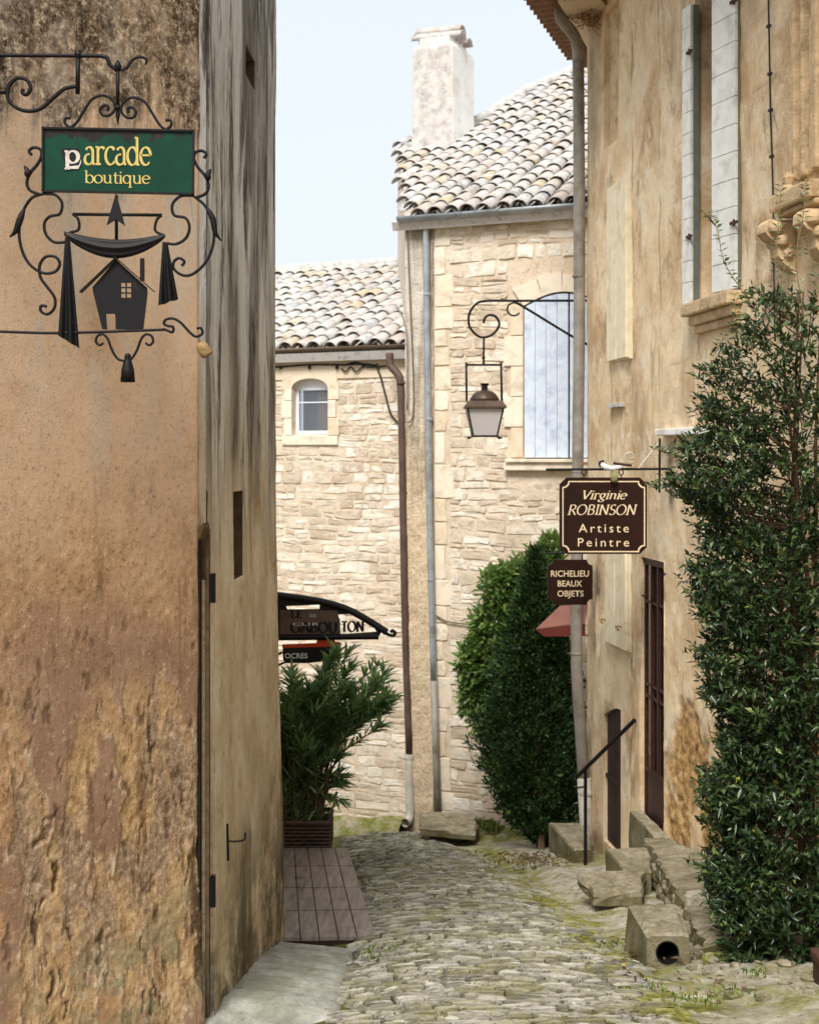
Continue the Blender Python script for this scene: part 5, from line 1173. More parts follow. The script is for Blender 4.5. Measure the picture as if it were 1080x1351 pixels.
sans('Peintre', 762, 829.5, 721, -11.8, rp, 'lettering', M['cream_paint'], bd, 1.35)
mb = MB().tube([rp(720, 619.5), rp(886, 618.5)], .011, 8); ob('bar', mb, M['iron'], rs)
for x in (770, 819):
    mb = MB().tube(curve([rp(x-2, 620), rp(x-3, 624), rp(x, 627), rp(x+3, 624), rp(x+2, 620)], 4), .005, 6); mb.tube([rp(x, 626), rp(x, 634)], .004, 6); ob('hook', mb, M['iron'], rs)
ua_ = RW.hit(870, 600)[0]
mb = MB().tube([rp(870, 578), rp(869.5, 650)], .010, 6); ob('wall_bar', mb, M['iron'], rs)
mb = MB().tube([rp(868, 585), rp(842, 618)], .008, 6); ob('stay', mb, M['pipe_white'], rs)
mb = MB().tube(curve([rp(836, 610), rp(826, 608), rp(824, 600), rp(832, 597), rp(836, 603), rp(830, 605)], 5), .006, 6); ob('stay_scroll', mb, M['pipe_white'], rs, True)
spt = thing('sign_spotlight', 'small white tube spotlight with green cap on the bar above the painter sign', 'spotlight', rp(808, 628))
mb = MB().tube([rp(792, 612, .03), rp(797, 616, .03), rp(806, 618, .03), rp(818, 616, .03)], [.018, .026, .024, .018], 10); ob('lamp_tube', mb, M['pvc'], spt, True)
mb = MB().lathe(rp(809, 636, .03), [(.032, 0), (.034, .05), (.026, .09), (.012, .1)], 12); ob('lamp_cap', mb, M['mossy'], spt, True)
mb = MB().tube(curve([rp(791, 616, .03), rp(790, 610, .03), rp(796, 608, .03)], 4), .01, 6); ob('lamp_hook', mb, M['iron'], spt, True)
mb = MB().tube([rp(808, 611, .03), rp(832, 614, .03)], .012, 8); ob('lamp_arm', mb, M['rust'], spt)
QY = 13.0; qp = lambda x, y, o=0: at(x, y, QY)+Vector((0, -o, 0))
qs = thing('hanging_sign', 'small dark brown antique shop sign with three cream lines, notched corners', 'sign', qp(752, 798))
bd = plate(notch2(722, 781.5, 738.5, 798, 7.5), [], qp, .03, 'board', M['sign_brown'], qs)
sans('RICHELIEU', 726.3, 776.5, 760.7, -8.4, qp, 'lettering', M['cream_paint'], bd, 1.0, .012); sans('BEAUX', 735.4, 767.4, 773.8, -8.2, qp, 'lettering', M['cream_paint'], bd, 1.0, .012); sans('OBJETS', 735, 769.5, 787, -8.2, qp, 'lettering', M['cream_paint'], bd, 1.0, .012)
mb = MB().tube(curve([qp(718, 726), qp(722, 729), qp(730, 729.5), qp(845, 728)], 4), .010, 6); ob('bar', mb, M['iron'], qs)
for x in (735, 768): mb = MB().tube([qp(x, 729), qp(x, 740)], .005, 6); ob('hook', mb, M['iron'], qs)

# ================================================================== canopy sign and chalk board on the left
CY = 13.1
cp = lambda x, y, o=0: at(360+x/6.353, 770+y/6.353, CY)+Vector((0, -o, 0))
cs = thing('canopy_sign', 'dark curved metal canopy sign with cut-out letters above the oleander', 'sign', cp(45, 510))
out = [(-60, 88), (45, 95), (250, 118), (450, 150), (620, 200), (760, 270), (880, 345), (912, 400), (880, 458), (-60, 470)]
hol = [[(110, 190), (390, 178), (390, 214), (120, 216)], [(562, 300), (565, 425), (868, 404), (846, 372), (775, 312), (710, 282), (650, 255), (525, 262)]]
plate(out, hol, cp, .012, 'cut_panel', M['black_board'], cs)
plate([(60, 222), (540, 226), (556, 300), (556, 428), (60, 430)], [], lambda x, y, o: cp(x, y, o+.008), .004, 'smoked_panel', M['smoke_panel'], cs)
mb = MB().tube(curve([cp(x, y, .012) for x, y in ((-60, 92), (45, 98), (250, 124), (450, 160), (620, 214), (760, 286), (890, 366), (955, 408))], 4), .034, 8); ob('curved_rail', mb, M['black_board'], cs, True)
mb = MB().tube([cp(-60, 452, .012), cp(885, 442, .012)], .03, 8); ob('lower_rail', mb, M['iron'], cs)
mb = MB().tube(curve([cp(900, 390), cp(940, 412), cp(975, 432), cp(1010, 436), cp(1022, 412), cp(1000, 396), cp(986, 410)], 4), .017, 7); ob('rail_scroll', mb, M['black_board'], cs, True)
for x0, x1, t, y in ((150, 250, 'LE', 285), (150, 545, 'GABOU', 408), (570, 765, 'TON', 400)):
    serif(t, x0, x1, y, -42 if t == 'LE' else -58, lambda x, y, o: cp(x, y, o+.009), 'lettering', M['black_board'], cs, .42, .14)
sans('CLIR', 165, 385, 350, -26, lambda x, y, o: cp(x, y, o+.013), 'chalk_reflection', M['chalk'], cs, 1.1)  # reflection of chalk letters, painted onto the panel
mb = MB(); mb.box(cp(335, 268, .012), (.034, 0, 0), (0, .002, 0), (0, 0, .016)); ob('paper_label', mb, M['zinc'], cs)
cb = thing('name_board', 'black hand-lettered board with orange top hung under the canopy sign', 'sign', cp(320, 660))
bo = plate([(80, 540), (568, 525), (566, 600), (520, 640), (300, 668), (110, 668), (84, 640)], [], lambda x, y, o: cp(x, y, o), .03, 'board', M['black_board'], cb)
plate([(76, 512), (365, 500), (366, 475), (515, 470), (520, 490), (568, 492), (568, 524), (80, 540)], [], lambda x, y, o: cp(x, y, o+.004), .03, 'orange_strip', M['orange'], cb)
sans('OCRES', 100, 290, 626, -44, lambda x, y, o: cp(x, y, o), 'lettering', M['chalk'], bo, 1.05, .02); sans('ES', 480, 548, 620, -44, lambda x, y, o: cp(x, y, o), 'lettering', M['chalk'], bo, 1.05, .02)
for a, b in (((80, 575), (-60, 640)), ((110, 655), (-60, 730))): mb = MB().tube([cp(*a), cp(*b)], .012, 6); ob('bracket', mb, M['iron'], cb)

# ================================================================== cables
def cable(label, pts, r, mat, name='wall_cable', clips=None):
    P = curve(pts, 6); o = ob(name, MB().tube(P, r, 6), M[mat], None, True); tag(o, label, 'cable'); return o
def onw(W, px, py, o=.02): u, z = W.hit(px, py, o); return W.p(u, z, o)
t = thing('wall_cable', 'sagging black cable bundle under the eave of the low house', 'cable', onw(BL, 365, 484))
mb = MB().tube(curve([onw(BL, x, y, .04) for x, y in ((340, 485), (365, 484), (410, 481), (450, 481), (490, 481), (500, 492), (508, 520), (515, 545), (524, 557))], 6), .013, 6); ob('strand', mb, M['cable'], t, True)
mb = MB().tube(curve([onw(BL, x, y, .05) for x, y in ((450, 486), (456, 490), (462, 484), (470, 490), (478, 484), (490, 483), (498, 480))], 6), .010, 6); ob('coil', mb, M['cable'], t, True)
mb = MB().tube(curve([onw(BL, x, y, .05) for x, y in ((452, 482), (470, 478), (485, 484), (515, 482))], 6), .012, 6); ob('strand', mb, M['cable'], t, True)
for x in (370, 408, 444): p = onw(BL, x, 484, .045); mb = MB().lathe(p-Vector((0, 0, .03)), [(.02, 0), (.024, .03), (.012, .05)], 8); ob('clip', mb, M['cable'], t)
o = thing('wall_cable', 'thin cable looping down the corner between the two far houses', 'cable', at(540, 500, 17.8))
mb = MB().tube(curve([at(x, y, 17.9) for x, y in ((522, 405), (530, 415), (536, 440), (537, 480), (537, 540))], 6), .012, 6); ob('strand', mb, M['zinc_pipe'], o, True)
mb = MB().tube(curve([at(x, y, 17.9) for x, y in ((537, 300), (541, 400), (545, 500), (545, 545), (541, 556), (536, 557))], 6), .010, 6); ob('strand', mb, M['cable_pale'], o, True)
mb = MB().tube(curve([onw(BR, x, y, .04) for x, y in ((575, 812), (590, 820), (620, 824), (660, 830))], 5), .010, 6); o = ob('wall_cable', mb, M['cable_pale'], None, True); tag(o, 'faint pale cable crossing the rubble wall beside the blue grey pipe', 'cable')
o = thing('wall_cable', 'black cable clipped upright to the ochre wall right of the tall window', 'cable', onw(RW, 1018, 300))
mb = MB().tube(curve([onw(RW, x, y, .03) for x, y in ((1013, -20), (1014, 35), (1016, 145), (1018, 205), (1020, 290), (1021, 380), (1022, 450))], 5), .007, 6); ob('strand', mb, M['cable'], o, True)
for y in (34, 97, 145, 206): mb = MB().box(onw(RW, 1013+y*.022, y, .03), RW.U*.02, RW.N*.012, Vector((0, 0, .010))); ob('clip', mb, M['cable'], o)

# ================================================================== awning and bird nest
aw = thing('awning', 'small faded red awning half hidden behind the zinc downpipe', 'awning', at(740, 838, 15.3))
a0, a1, a2, a3 = at(748, 800, 15.9), at(790, 792, 15.5), at(752, 826, 15.0), at(706, 832, 15.3)
mb = MB().prism([at(738, 801, 15.0), at(776, 798, 15.0), at(772, 822, 14.70), at(707, 831, 14.70)], (0, 0, .012)); ob('canvas', mb, M['awning'], aw)
mb = MB().prism([at(707, 831.5, 14.695), at(772, 822.5, 14.695), at(772, 839, 14.695), at(718, 840, 14.695)], (0, .01, 0)); ob('valance', mb, M['awning2'], aw)
mb = MB().prism([at(707, 831.5, 14.71), at(738, 802, 15.0), at(742, 838, 15.0), at(718, 840, 14.71)], (.01, 0, 0)); ob('side_flap', mb, M['awning2'], aw)
ns = thing('bird_nest', 'straggly nest of dry twigs tucked under the eaves beside the downpipe', 'nest', at(778, 20, 14.3))
rr = random.Random(2); mb = MB()
for k in range(150):
    c_ = at(778+rr.gauss(0, 11), 12+rr.gauss(0, 11), 14.4+rr.uniform(-.15, .2)); d_ = Vector((rr.gauss(0, 1), rr.gauss(0, 1), rr.gauss(0, .6))).normalized()*rr.uniform(.06, .16); q = Vector((rr.gauss(0, 1), rr.gauss(0, 1), rr.gauss(0, 1)))*.03
    mb.tube([c_-d_, c_+q, c_+d_], .005, 4, cap=False)
ob('twigs', mb, M['straw'], ns, kind='stuff')
# ================================================================== steps, ledge, ramp
def rough_slab(name, corners, top, low, mat, parent, seed, bev=.02, jit=.01, sub=5):
    """slab from four plan corners with per-corner top heights; worn edges."""
    rr = random.Random(seed); n = len(corners); pts = []; tops = []
    for i in range(n):
        (x0, y0), (x1, y1) = corners[i], corners[(i+1) % n]
        for k in range(sub):
            t = k/sub; j = jit if k else jit*.4; pts.append((x0+(x1-x0)*t+rr.uniform(-j, j), y0+(y1-y0)*t+rr.uniform(-j, j))); tops.append(top[i]+(top[(i+1) % n]-top[i])*t)
    m = len(pts); cx = sum(p[0] for p in pts)/m; cy = sum(p[1] for p in pts)/m; tc = sum(tops)/m
    v = [(x, y, low[i//sub] if isinstance(low, (list, tuple)) else low) for i, (x, y) in enumerate(pts)]
    v += [(x+rr.uniform(-jit, jit)*.7, y+rr.uniform(-jit, jit)*.7, (v[i][2]+tops[i])/2) for i, (x, y) in enumerate(pts)]
    v += [(x+rr.uniform(-jit, jit)*.4, y+rr.uniform(-jit, jit)*.4, tops[i]-bev*rr.uniform(.7, 1.3)) for i, (x, y) in enumerate(pts)]
    for kk in (.94, .6, .25): v += [(cx+(x-cx)*kk, cy+(y-cy)*kk, tops[i]*(kk)+tc*(1-kk)+rr.uniform(-jit, jit)*.35) for i, (x, y) in enumerate(pts)]
    v.append((cx, cy, tc))
    f = [(a*m+i, a*m+(i+1) % m, (a+1)*m+(i+1) % m, (a+1)*m+i) for a in range(5) for i in range(m)]+[(5*m+i, 5*m+(i+1) % m, 6*m) for i in range(m)]+[tuple(range(m))[::-1]]
    me = bpy.data.meshes.new(name); me.from_pydata(v, [], f); me.update(); tidy(me); return ob(name, me, mat, parent)
xy = lambda px, Y: ((px-CX)*Y/F, Y)
zz = lambda py, Y: (HY-py)*Y/F
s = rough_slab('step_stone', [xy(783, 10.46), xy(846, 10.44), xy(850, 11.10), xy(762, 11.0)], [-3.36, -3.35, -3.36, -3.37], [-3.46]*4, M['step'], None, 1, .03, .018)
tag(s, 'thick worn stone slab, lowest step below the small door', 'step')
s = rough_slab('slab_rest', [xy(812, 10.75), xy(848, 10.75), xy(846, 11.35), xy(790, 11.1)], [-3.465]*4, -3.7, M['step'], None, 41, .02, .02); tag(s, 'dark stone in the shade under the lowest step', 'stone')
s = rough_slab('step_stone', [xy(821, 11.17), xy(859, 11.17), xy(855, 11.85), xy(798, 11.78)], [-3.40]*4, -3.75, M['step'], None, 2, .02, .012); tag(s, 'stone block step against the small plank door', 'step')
# block with drain pipe: built round its hole
bk_ = thing('drain_block', 'low concrete block with a round black drain pipe mouth in its end', 'drain', at(880, 1270, 8.1))
Yf, Yb = 8.10, 8.66; zt_, zb_ = -2.86, -3.10; xa, xb = (853-CX)*Yf/F, (909-CX)*Yf/F; hc = Vector(((880-CX)*Yf/F, Yf, zz(1257, Yf))); hr = 15.5*Yf/F
mb = MB(); N_ = 24; circ = [(hc.x+hr*math.cos(2*math.pi*k/N_), hc.z+hr*math.sin(2*math.pi*k/N_)) for k in range(N_)]
def sqp(k):
    a = 2*math.pi*k/N_; cx_, sz_ = math.cos(a), math.sin(a); t = min((xb-hc.x)/cx_ if cx_ > 1e-6 else ((xa-hc.x)/cx_ if cx_ < -1e-6 else 9), (zt_-hc.z)/sz_ if sz_ > 1e-6 else ((zb_-hc.z)/sz_ if sz_ < -1e-6 else 9)); return (hc.x+t*cx_, hc.z+t*sz_)
sq_ = [sqp(k) for k in range(N_)]
mb.add([(x, Yf, z) for x, z in circ]+[(x, Yf, z) for x, z in sq_], [(k, (k+1) % N_, N_+(k+1) % N_, N_+k) for k in range(N_)])
rr = random.Random(4); nx_, ny_ = 8, 12; vv = []
for j in range(ny_+1):
    for i in range(nx_+1):
        t, u_ = i/nx_, j/ny_; xl_, xr_ = xa+(-.02)*u_, xb+.05*u_; e = (.02 if i in (0, nx_) or j in (0,) else 0)
        vv.append((xl_+(xr_-xl_)*t, Yf+(Yb-Yf)*u_+(.01 if j == 0 else 0), zt_-e+.012*rr.random()))
mb.add(vv, [(j*(nx_+1)+i, j*(nx_+1)+i+1, (j+1)*(nx_+1)+i+1, (j+1)*(nx_+1)+i) for j in range(ny_) for i in range(nx_)])
mb.prism([(xa, Yf+.002, zb_), (xa, Yf+.002, zt_-.012), (xa-.02, Yb, zt_-.012), (xa-.06, Yb, zb_-.12)], (.03, 0, 0)); mb.prism([(xb, Yf+.002, zb_), (xb, Yf+.002, zt_-.012), (xb+.05, Yb, zt_-.012), (xb+.05, Yb, zb_-.12)], (-.03, 0, 0))
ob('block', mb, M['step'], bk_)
mb = MB(); L_ = .4
mb.add([(x, Yf-.006, z) for x, z in circ]+[(x, Yf+L_, z) for x, z in circ], [(k, N_+k, N_+(k+1) % N_, (k+1) % N_) for k in range(N_)]+[tuple(range(N_, 2*N_))]); mb.add([(hc.x+(x-hc.x)*s_, Yf-.006, hc.z+(z-hc.z)*s_) for s_ in (1, .9) for x, z in circ], [(k, (k+1) % N_, N_+(k+1) % N_, N_+k) for k in range(N_)])
ob('pipe_mouth', mb, M['black_board'], bk_, fix=False)
# long mossy ledge rising to the grated door
lg = thing('stone_ledge', 'long mossy stone ledge of flat slabs leading up to the grated door', 'ledge', at(930, 1280, 8.2))
def ledge_edge(Y): return float(np.interp(Y, [8.15, 9.6, 11, 12.9], [1.75, 1.90, 2.0, 2.14]))
ys = [8.15, 8.75, 9.45, 10.2, 11.1, 12.15]; hh = lambda Y: float(np.interp(Y, [8.15, 10.2, 12.2], [-2.90, -3.16, -3.42]))
for i in range(5):
    a_, b_ = ys[i]+.008, ys[i+1]-.008; wl = lambda Y: 3.9-.1333*Y-.02
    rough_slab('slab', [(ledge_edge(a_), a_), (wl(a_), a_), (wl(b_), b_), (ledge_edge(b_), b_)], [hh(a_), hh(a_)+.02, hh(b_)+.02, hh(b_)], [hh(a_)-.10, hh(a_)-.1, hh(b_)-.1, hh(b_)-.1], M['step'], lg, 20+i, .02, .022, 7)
mb = MB(); n_ = 30          # rubble face under the slabs
rr = random.Random(8); Y = 8.2
while Y < 12.1:
    d_ = rr.uniform(.14, .3); z = hh(Y)-.09; lo_ = gz(0, Y)-.1
    while z > lo_:
        h = rr.uniform(.07, .13); x = ledge_edge(Y)+.03+rr.uniform(-.02, .02)
        pts = [(Y, z-h), (Y+d_*.5, z-h-.008), (Y+d_-.012, z-h), (Y+d_-.008, z-.01), (Y+d_*.5, z-.006), (Y, z-.01)]
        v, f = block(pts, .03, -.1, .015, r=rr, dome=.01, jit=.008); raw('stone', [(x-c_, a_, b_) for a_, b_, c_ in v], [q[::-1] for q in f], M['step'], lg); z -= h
    Y += d_
s = rough_slab('end_stone', [xy(930, 8.02), xy(962, 8.02), (2.1, 8.25), (1.78, 8.25)], [-2.98]*4, -3.15, M['mossy'], lg, 31, .03, .02)
rough_slab('slab', [xy(945, 9.1), xy(975, 9.1), xy(978, 9.3), xy(905, 9.3), xy(905, 9.2)], [hh(9.1)+.05]*5, hh(9.2)-.02, M['gutter'], lg, 33, .01, .01)
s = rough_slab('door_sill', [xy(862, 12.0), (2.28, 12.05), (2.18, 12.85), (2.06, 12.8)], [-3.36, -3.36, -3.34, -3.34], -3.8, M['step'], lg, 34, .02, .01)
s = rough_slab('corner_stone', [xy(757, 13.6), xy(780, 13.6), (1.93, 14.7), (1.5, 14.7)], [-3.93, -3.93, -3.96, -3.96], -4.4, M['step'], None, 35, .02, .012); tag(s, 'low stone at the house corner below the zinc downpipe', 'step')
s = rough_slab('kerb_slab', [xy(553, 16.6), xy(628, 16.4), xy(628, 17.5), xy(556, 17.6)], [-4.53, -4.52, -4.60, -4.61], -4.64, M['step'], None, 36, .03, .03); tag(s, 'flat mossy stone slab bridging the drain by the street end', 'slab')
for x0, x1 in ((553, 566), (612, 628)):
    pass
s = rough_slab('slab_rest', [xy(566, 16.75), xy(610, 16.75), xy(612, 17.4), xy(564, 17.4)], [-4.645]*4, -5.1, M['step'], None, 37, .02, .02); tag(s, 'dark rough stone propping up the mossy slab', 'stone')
# pale mossy border at the foot of the far house
def border(t, u):
    p = BL.p(u, 0, .75-.75*t); return (p.x, p.y, gz(0, p.y)-.14+.27*float(sst(.02, .35, t))+.06*t+.10*float(fbm(u*5+t, t*6, 12))-.04)
sheet('footpath', border, list(np.linspace(0, 1, 24)), list(np.linspace(-.1, 3.2, 90)), M['mossy'], 'structure')
def rockb(t, u):
    p = BR.p(u, 0, 1.4-1.4*t); return (p.x, p.y, gz(0, p.y)+.0+.16*float(sst(.3, .8, t))*float(sst(.75, 1.3, u))+.20*float(fbm(u*5, t*6, 14))*float(sst(0, .2, t))*float(sst(.5, 1.1, u))-.16)
sheet('rock_outcrop', rockb, list(np.linspace(0, 1, 26)), list(np.linspace(0, 3.0, 60)), M['mossy'], 'structure')
# plank ramp in two lengths
rm = thing('plank_ramp', 'two-piece brown stained plank ramp lying beside the house corner', 'ramp', at(430, 1240, 9.1))
c = [at(371, 1237, 9.12), at(496, 1235, 9.12), at(459, 1119, 12.4), at(370, 1119, 12.4)]
def rpt(s, t): return c[0].lerp(c[1], s).lerp(c[3].lerp(c[2], s), t)
nrm = (c[1]-c[0]).cross(c[3]-c[0]).normalized()
for a, b in ((0, .474), (.484, 1)):
    for k in range(5):
        s0, s1 = k/5+.005, (k+1)/5-.005
        for t0, t1 in (((a, a+(b-a)*.5), (a+(b-a)*.5, b)) if False else ((a, b),)):
            mb = MB().prism([rpt(s0, t0), rpt(s1, t0), rpt(s1, t1), rpt(s0, t1)], -nrm*.028); ob('plank', mb, M['deck'], rm, bevel=.004)
    mb = MB().prism([rpt(0, a+.002)-nrm*.03, rpt(1, a+.002)-nrm*.03, rpt(1, b-.002)-nrm*.03, rpt(0, b-.002)-nrm*.03], -nrm*.05); ob('frame', mb, M['door_wood'], rm)
    for q in (a+(b-a)*.5,):
        mb = MB().prism([rpt(.01, q-.0012)+nrm*.0008, rpt(.99, q-.0012)+nrm*.0008, rpt(.99, q+.0012)+nrm*.0008, rpt(.01, q+.0012)+nrm*.0008], nrm*.001); ob('seam', mb, M['door_wood'], rm)
mb = MB()
for q in (.3, .72, .97): mb.prism([rpt(.05, q)-nrm*.08, rpt(.95, q)-nrm*.08, rpt(.95, q+.02)-nrm*.08, rpt(.05, q+.02)-nrm*.08], Vector((0, 0, -.08-.25*q)))
ob('bearer', mb, M['door_wood'], rm)
# handrail
hr_ = thing('handrail', 'slim black iron handrail on one post beside the small door', 'handrail', at(772, 1150, 13.4))
b0 = at(772, 1150, 13.4); t0 = at(772, 1014, 13.4)
mb = MB().tube([b0, t0], .017, 8); ob('post', mb, M['iron'], hr_)
e1 = RW.p(RW.hit(841, 950)[0], RW.hit(841, 950)[1], .03); dv = (t0-e1).normalized()
mb = MB().tube([e1, t0, t0+dv*.16], .021, 8); ob('rail', mb, M['iron'], hr_)
mb = MB().tube([at(757, 1022, 13.45), at(752, 1024, 13.6)], .01, 6); mb.tube([at(760, 1040, 13.4), at(772, 1038, 13.4)], .01, 6); ob('clamp', mb, M['iron'], hr_)
# wicker planter: woven strips round a box
wp = thing('wicker_planter', 'square dark wicker planter at the top of the plank ramp', 'planter', at(400, 1118, 12.55))
px0, px1, py0, py1 = -1.36, (434-CX)*12.5/F, 12.5, 12.98; z0_, z1_ = zz(1122, 12.5)-.02, zz(1086, 12.5)
mb = MB().aabox(px0+.012, px1-.012, py0+.012, py1-.012, z0_, z1_-.06); ob('core', mb, M['dark'], wp)
ns_, nr_ = 26, 8; per = [(px0, py0), (px1, py0), (px1, py1), (px0, py1)]
def perim(s):
    k = int(s*4) % 4; t = s*4-int(s*4); a, b = per[k], per[(k+1) % 4]; return Vector((a[0]+(b[0]-a[0])*t, a[1]+(b[1]-a[1])*t, 0))
cc_ = Vector(((px0+px1)/2, (py0+py1)/2, 0))
for r_ in range(nr_):
    z = z0_+(z1_-z0_)*(r_+.5)/nr_; P = []
    for k in range(97):
        s = (k % 96)/96; p = perim(s); d = (p-cc_).normalized(); P.append(p+d*(.007*math.sin(k*math.pi/2+math.pi*r_)+.0)+Vector((0, 0, z)))
    mb = MB().tube(P, .014, 5, cap=False); ob('woven_strip', mb, M['wicker'], wp)
mb = MB().tube([perim(k/48)+Vector((0, 0, z1_)) for k in range(49)], .022, 6, cap=False); ob('rim', mb, M['wicker'], wp)
mb = MB().aabox(px0+.02, px1-.02, py0+.02, py1-.02, z1_-.058, z1_-.04); ob('soil', mb, M['soil'], wp)
# brown plant box that just enters the frame at the right edge
tp = thing('plant_box', 'brown plant box cut off by the right edge under the evergreen shrub', 'planter', at(1100, 1352, 7.0))
x0_ = (1071-CX)*7.36/F; zt_ = zz(1284, 7.0)
mb = MB().aabox(x0_, x0_+.36, 7.0, 7.36, -2.96, zt_-.03); ob('body', mb, M['terracotta'], tp, bevel=.015)
mb = MB().aabox(x0_-.012, x0_+.372, 6.988, 7.372, zt_-.05, zt_); ob('rim', mb, M['terracotta'], tp, bevel=.012)
mb = MB().aabox(x0_+.03, x0_+.33, 7.03, 7.33, zt_-.02, zt_+.004); ob('soil', mb, M['soil'], tp)

# ================================================================== plants
def leafmesh(name, P, D, Nn, L, Wd, mat, parent, bend=.15, seg=2, rnd=None):
    """P base, D direction, Nn up-hint, L length, Wd width: numpy arrays; each leaf a folded blade."""
    n = len(P); D = D/np.linalg.norm(D, axis=1, keepdims=True); S = np.cross(D, Nn); S /= np.linalg.norm(S, axis=1, keepdims=True)+1e-9; T = np.cross(S, D)
    L = L[:, None]; Wd = Wd[:, None]
    if seg == 2:
        v = np.stack([P, P+D*L*.45+S*Wd*.5+T*Wd*.18, P+D*L-T*L*bend, P+D*L*.45-S*Wd*.5+T*Wd*.18], 1); f = np.array([[0, 1, 2], [0, 2, 3]])
    elif seg == 3:
        v = np.stack([P, P+D*L*.28+S*Wd*.5+T*Wd*.15, P+D*L*.68+S*Wd*.42+T*Wd*.15-T*L*bend*.4, P+D*L-T*L*bend, P+D*L*.68-S*Wd*.42+T*Wd*.15-T*L*bend*.4, P+D*L*.28-S*Wd*.5+T*Wd*.15, P+D*L*.5-T*L*bend*.2], 1)
        f = np.array([[0, 1, 6], [1, 2, 6], [2, 3, 6], [3, 4, 6], [4, 5, 6], [5, 0, 6]])
    k = v.shape[1]; V = v.reshape(-1, 3); Fc = (f[None]+(np.arange(n)*k)[:, None, None]).reshape(-1, 3)
    m = bpy.data.meshes.new(name); m.vertices.add(len(V)); m.vertices.foreach_set('co', V.astype(np.float32).ravel())
    m.loops.add(Fc.size); m.loops.foreach_set('vertex_index', Fc.astype(np.int32).ravel()); m.polygons.add(len(Fc)); m.polygons.foreach_set('loop_start', (np.arange(len(Fc))*3).astype(np.int32)); m.update(calc_edges=True)
    r_ = rng.random(n) if rnd is None else rnd; a_ = m.attributes.new('rnd', 'FLOAT', 'POINT'); a_.data.foreach_set('value', np.repeat(np.clip(r_, 0, 1), k).astype(np.float32))
    return ob(name, m, mat, parent, True, kind='stuff')
def unit(v): return v/(np.linalg.norm(v, axis=1, keepdims=True)+1e-9)

# ---- big evergreen shrub at the right
ev = thing('evergreen_shrub', 'tall glossy dark evergreen shrub filling the right foreground', 'shrub', at(1040, 1330, 8.0))
YS = 8.15; lys = [375, 400, 440, 470, 500, 530, 560, 590, 615, 640, 680, 720, 760, 830, 900, 950, 1000, 1060, 1130, 1200, 1260, 1300, 1335]
lxs = [1000, 985, 962, 938, 930, 925, 918, 895, 888, 890, 908, 920, 914, 920, 932, 945, 950, 935, 935, 945, 952, 975, 1015]
def env(py): return np.interp(py, lys, lxs)
nC = 4700; py = rng.uniform(385, 1335, nC); keepp = rng.random(nC) < np.interp(py, [370, 480, 600, 1000, 1340], [.12, .34, .72, 1, 1]); py = py[keepp]; nC = len(py)
lx = env(py)+rng.normal(0, 6, nC)+2+9*np.sin(py*.047)+7*np.sin(py*.113+1); cxp = 1075.0; hwp = cxp-lx; ang = rng.uniform(-math.pi*.05, math.pi*1.05, nC)       # round the side that looks at the street
rad = np.clip(1-np.abs(rng.normal(0, .22, nC)), .15, 1.02)
ang = np.where(rng.random(nC) < .12, ang+math.pi, ang)
X = (cxp-CX)*YS/F-np.sin(ang)*rad*hwp*YS/F*1.0; Yc = YS-np.cos(ang)*rad*np.clip(hwp*YS/F, .2, .62)*.75
cen = np.stack([X, Yc, (HY-py)*YS/F], 1); outd = unit(np.stack([-np.sin(ang), -np.cos(ang)*.8, rng.uniform(.0, .9, nC)], 1))
per_ = 13; P = np.repeat(cen, per_, 0); o_ = np.repeat(outd, per_, 0); tt = np.tile(np.linspace(-.5, .5, per_), nC)
P = P+o_*(tt*.13)[:, None]; D = unit(o_*.55+rng.normal(0, .62, P.shape)+np.array([0, -.05, .12])); Nh = unit(np.array([0, -.35, 1.0])+rng.normal(0, .35, P.shape))
crown = leafmesh('foliage', P, D, Nh, rng.uniform(.026, .074, len(P)), rng.uniform(.013, .03, len(P)), M['leaf_holm'], ev, .1, 2, np.clip(rng.beta(2, 2.6, len(P))+np.repeat(rng.normal(0, .1, nC), per_), 0, .985+.015*(rng.random(len(P)) < .008)))
mb = MB(); rr = random.Random(6)
for k in range(5):
    x0, y0 = 1050+k*16, 8.2+rr.uniform(-.15, .15); pts = [at(x0, 1335, y0)]
    x, y = x0, 1335
    for s in range(5): y -= 190; x += rr.uniform(-32, 18); pts.append(at(x, y, y0+rr.uniform(-.1, .1)))
    mb.tube(curve(pts, 5), [.028*(1-i/30) for i in range(26)], 7)
ob('trunk', mb, M['bark'], ev, True)
mb = MB()
for i in rng.choice(nC, 420, replace=False):
    q = Vector(cen[i]); ax = Vector(((1065-CX)*YS/F, YS+.05, q.z-.22)); mid = q.lerp(ax, .5)+Vector((0, 0, -.03)); mb.tube([q+Vector(outd[i])*.05, mid, q.lerp(ax, .9)], [.0022, .004, .006], 4, cap=False)
ob('branches', mb, M['bark'], ev, kind='stuff')
mb = MB(); P = []; D = []          # long thin shoots above the crown
for pts in ([(1005, 420), (980, 385), (955, 345), (945, 300), (928, 280)], [(1025, 430), (1022, 360), (1026, 300), (1030, 245)], [(1060, 420), (1050, 340), (1060, 280), (1062, 240)], [(985, 440), (965, 430), (940, 470)], [(1040, 430), (1030, 380), (1040, 330)], [(1070, 430), (1078, 380), (1066, 330)], [(905, 610), (885, 600), (862, 592)], [(900, 640), (880, 632), (858, 640)], [(1000, 470), (975, 440), (968, 390)], [(960, 560), (930, 540), (905, 545)], [(950, 510), (930, 490), (915, 485)]):
    C = curve([at(x, y, 8.05) for x, y in pts], 7); mb.tube(C, [.004*(1-.6*i/len(C)) for i in range(len(C))], 5)
    for i, q in enumerate(C):
        if i < 3: continue
        for s in (-1, 1):
            if rr.random() < .82: P.append(q); D.append((s*rr.uniform(.5, 1), rr.uniform(-.6, .4), rr.uniform(.1, .8)))
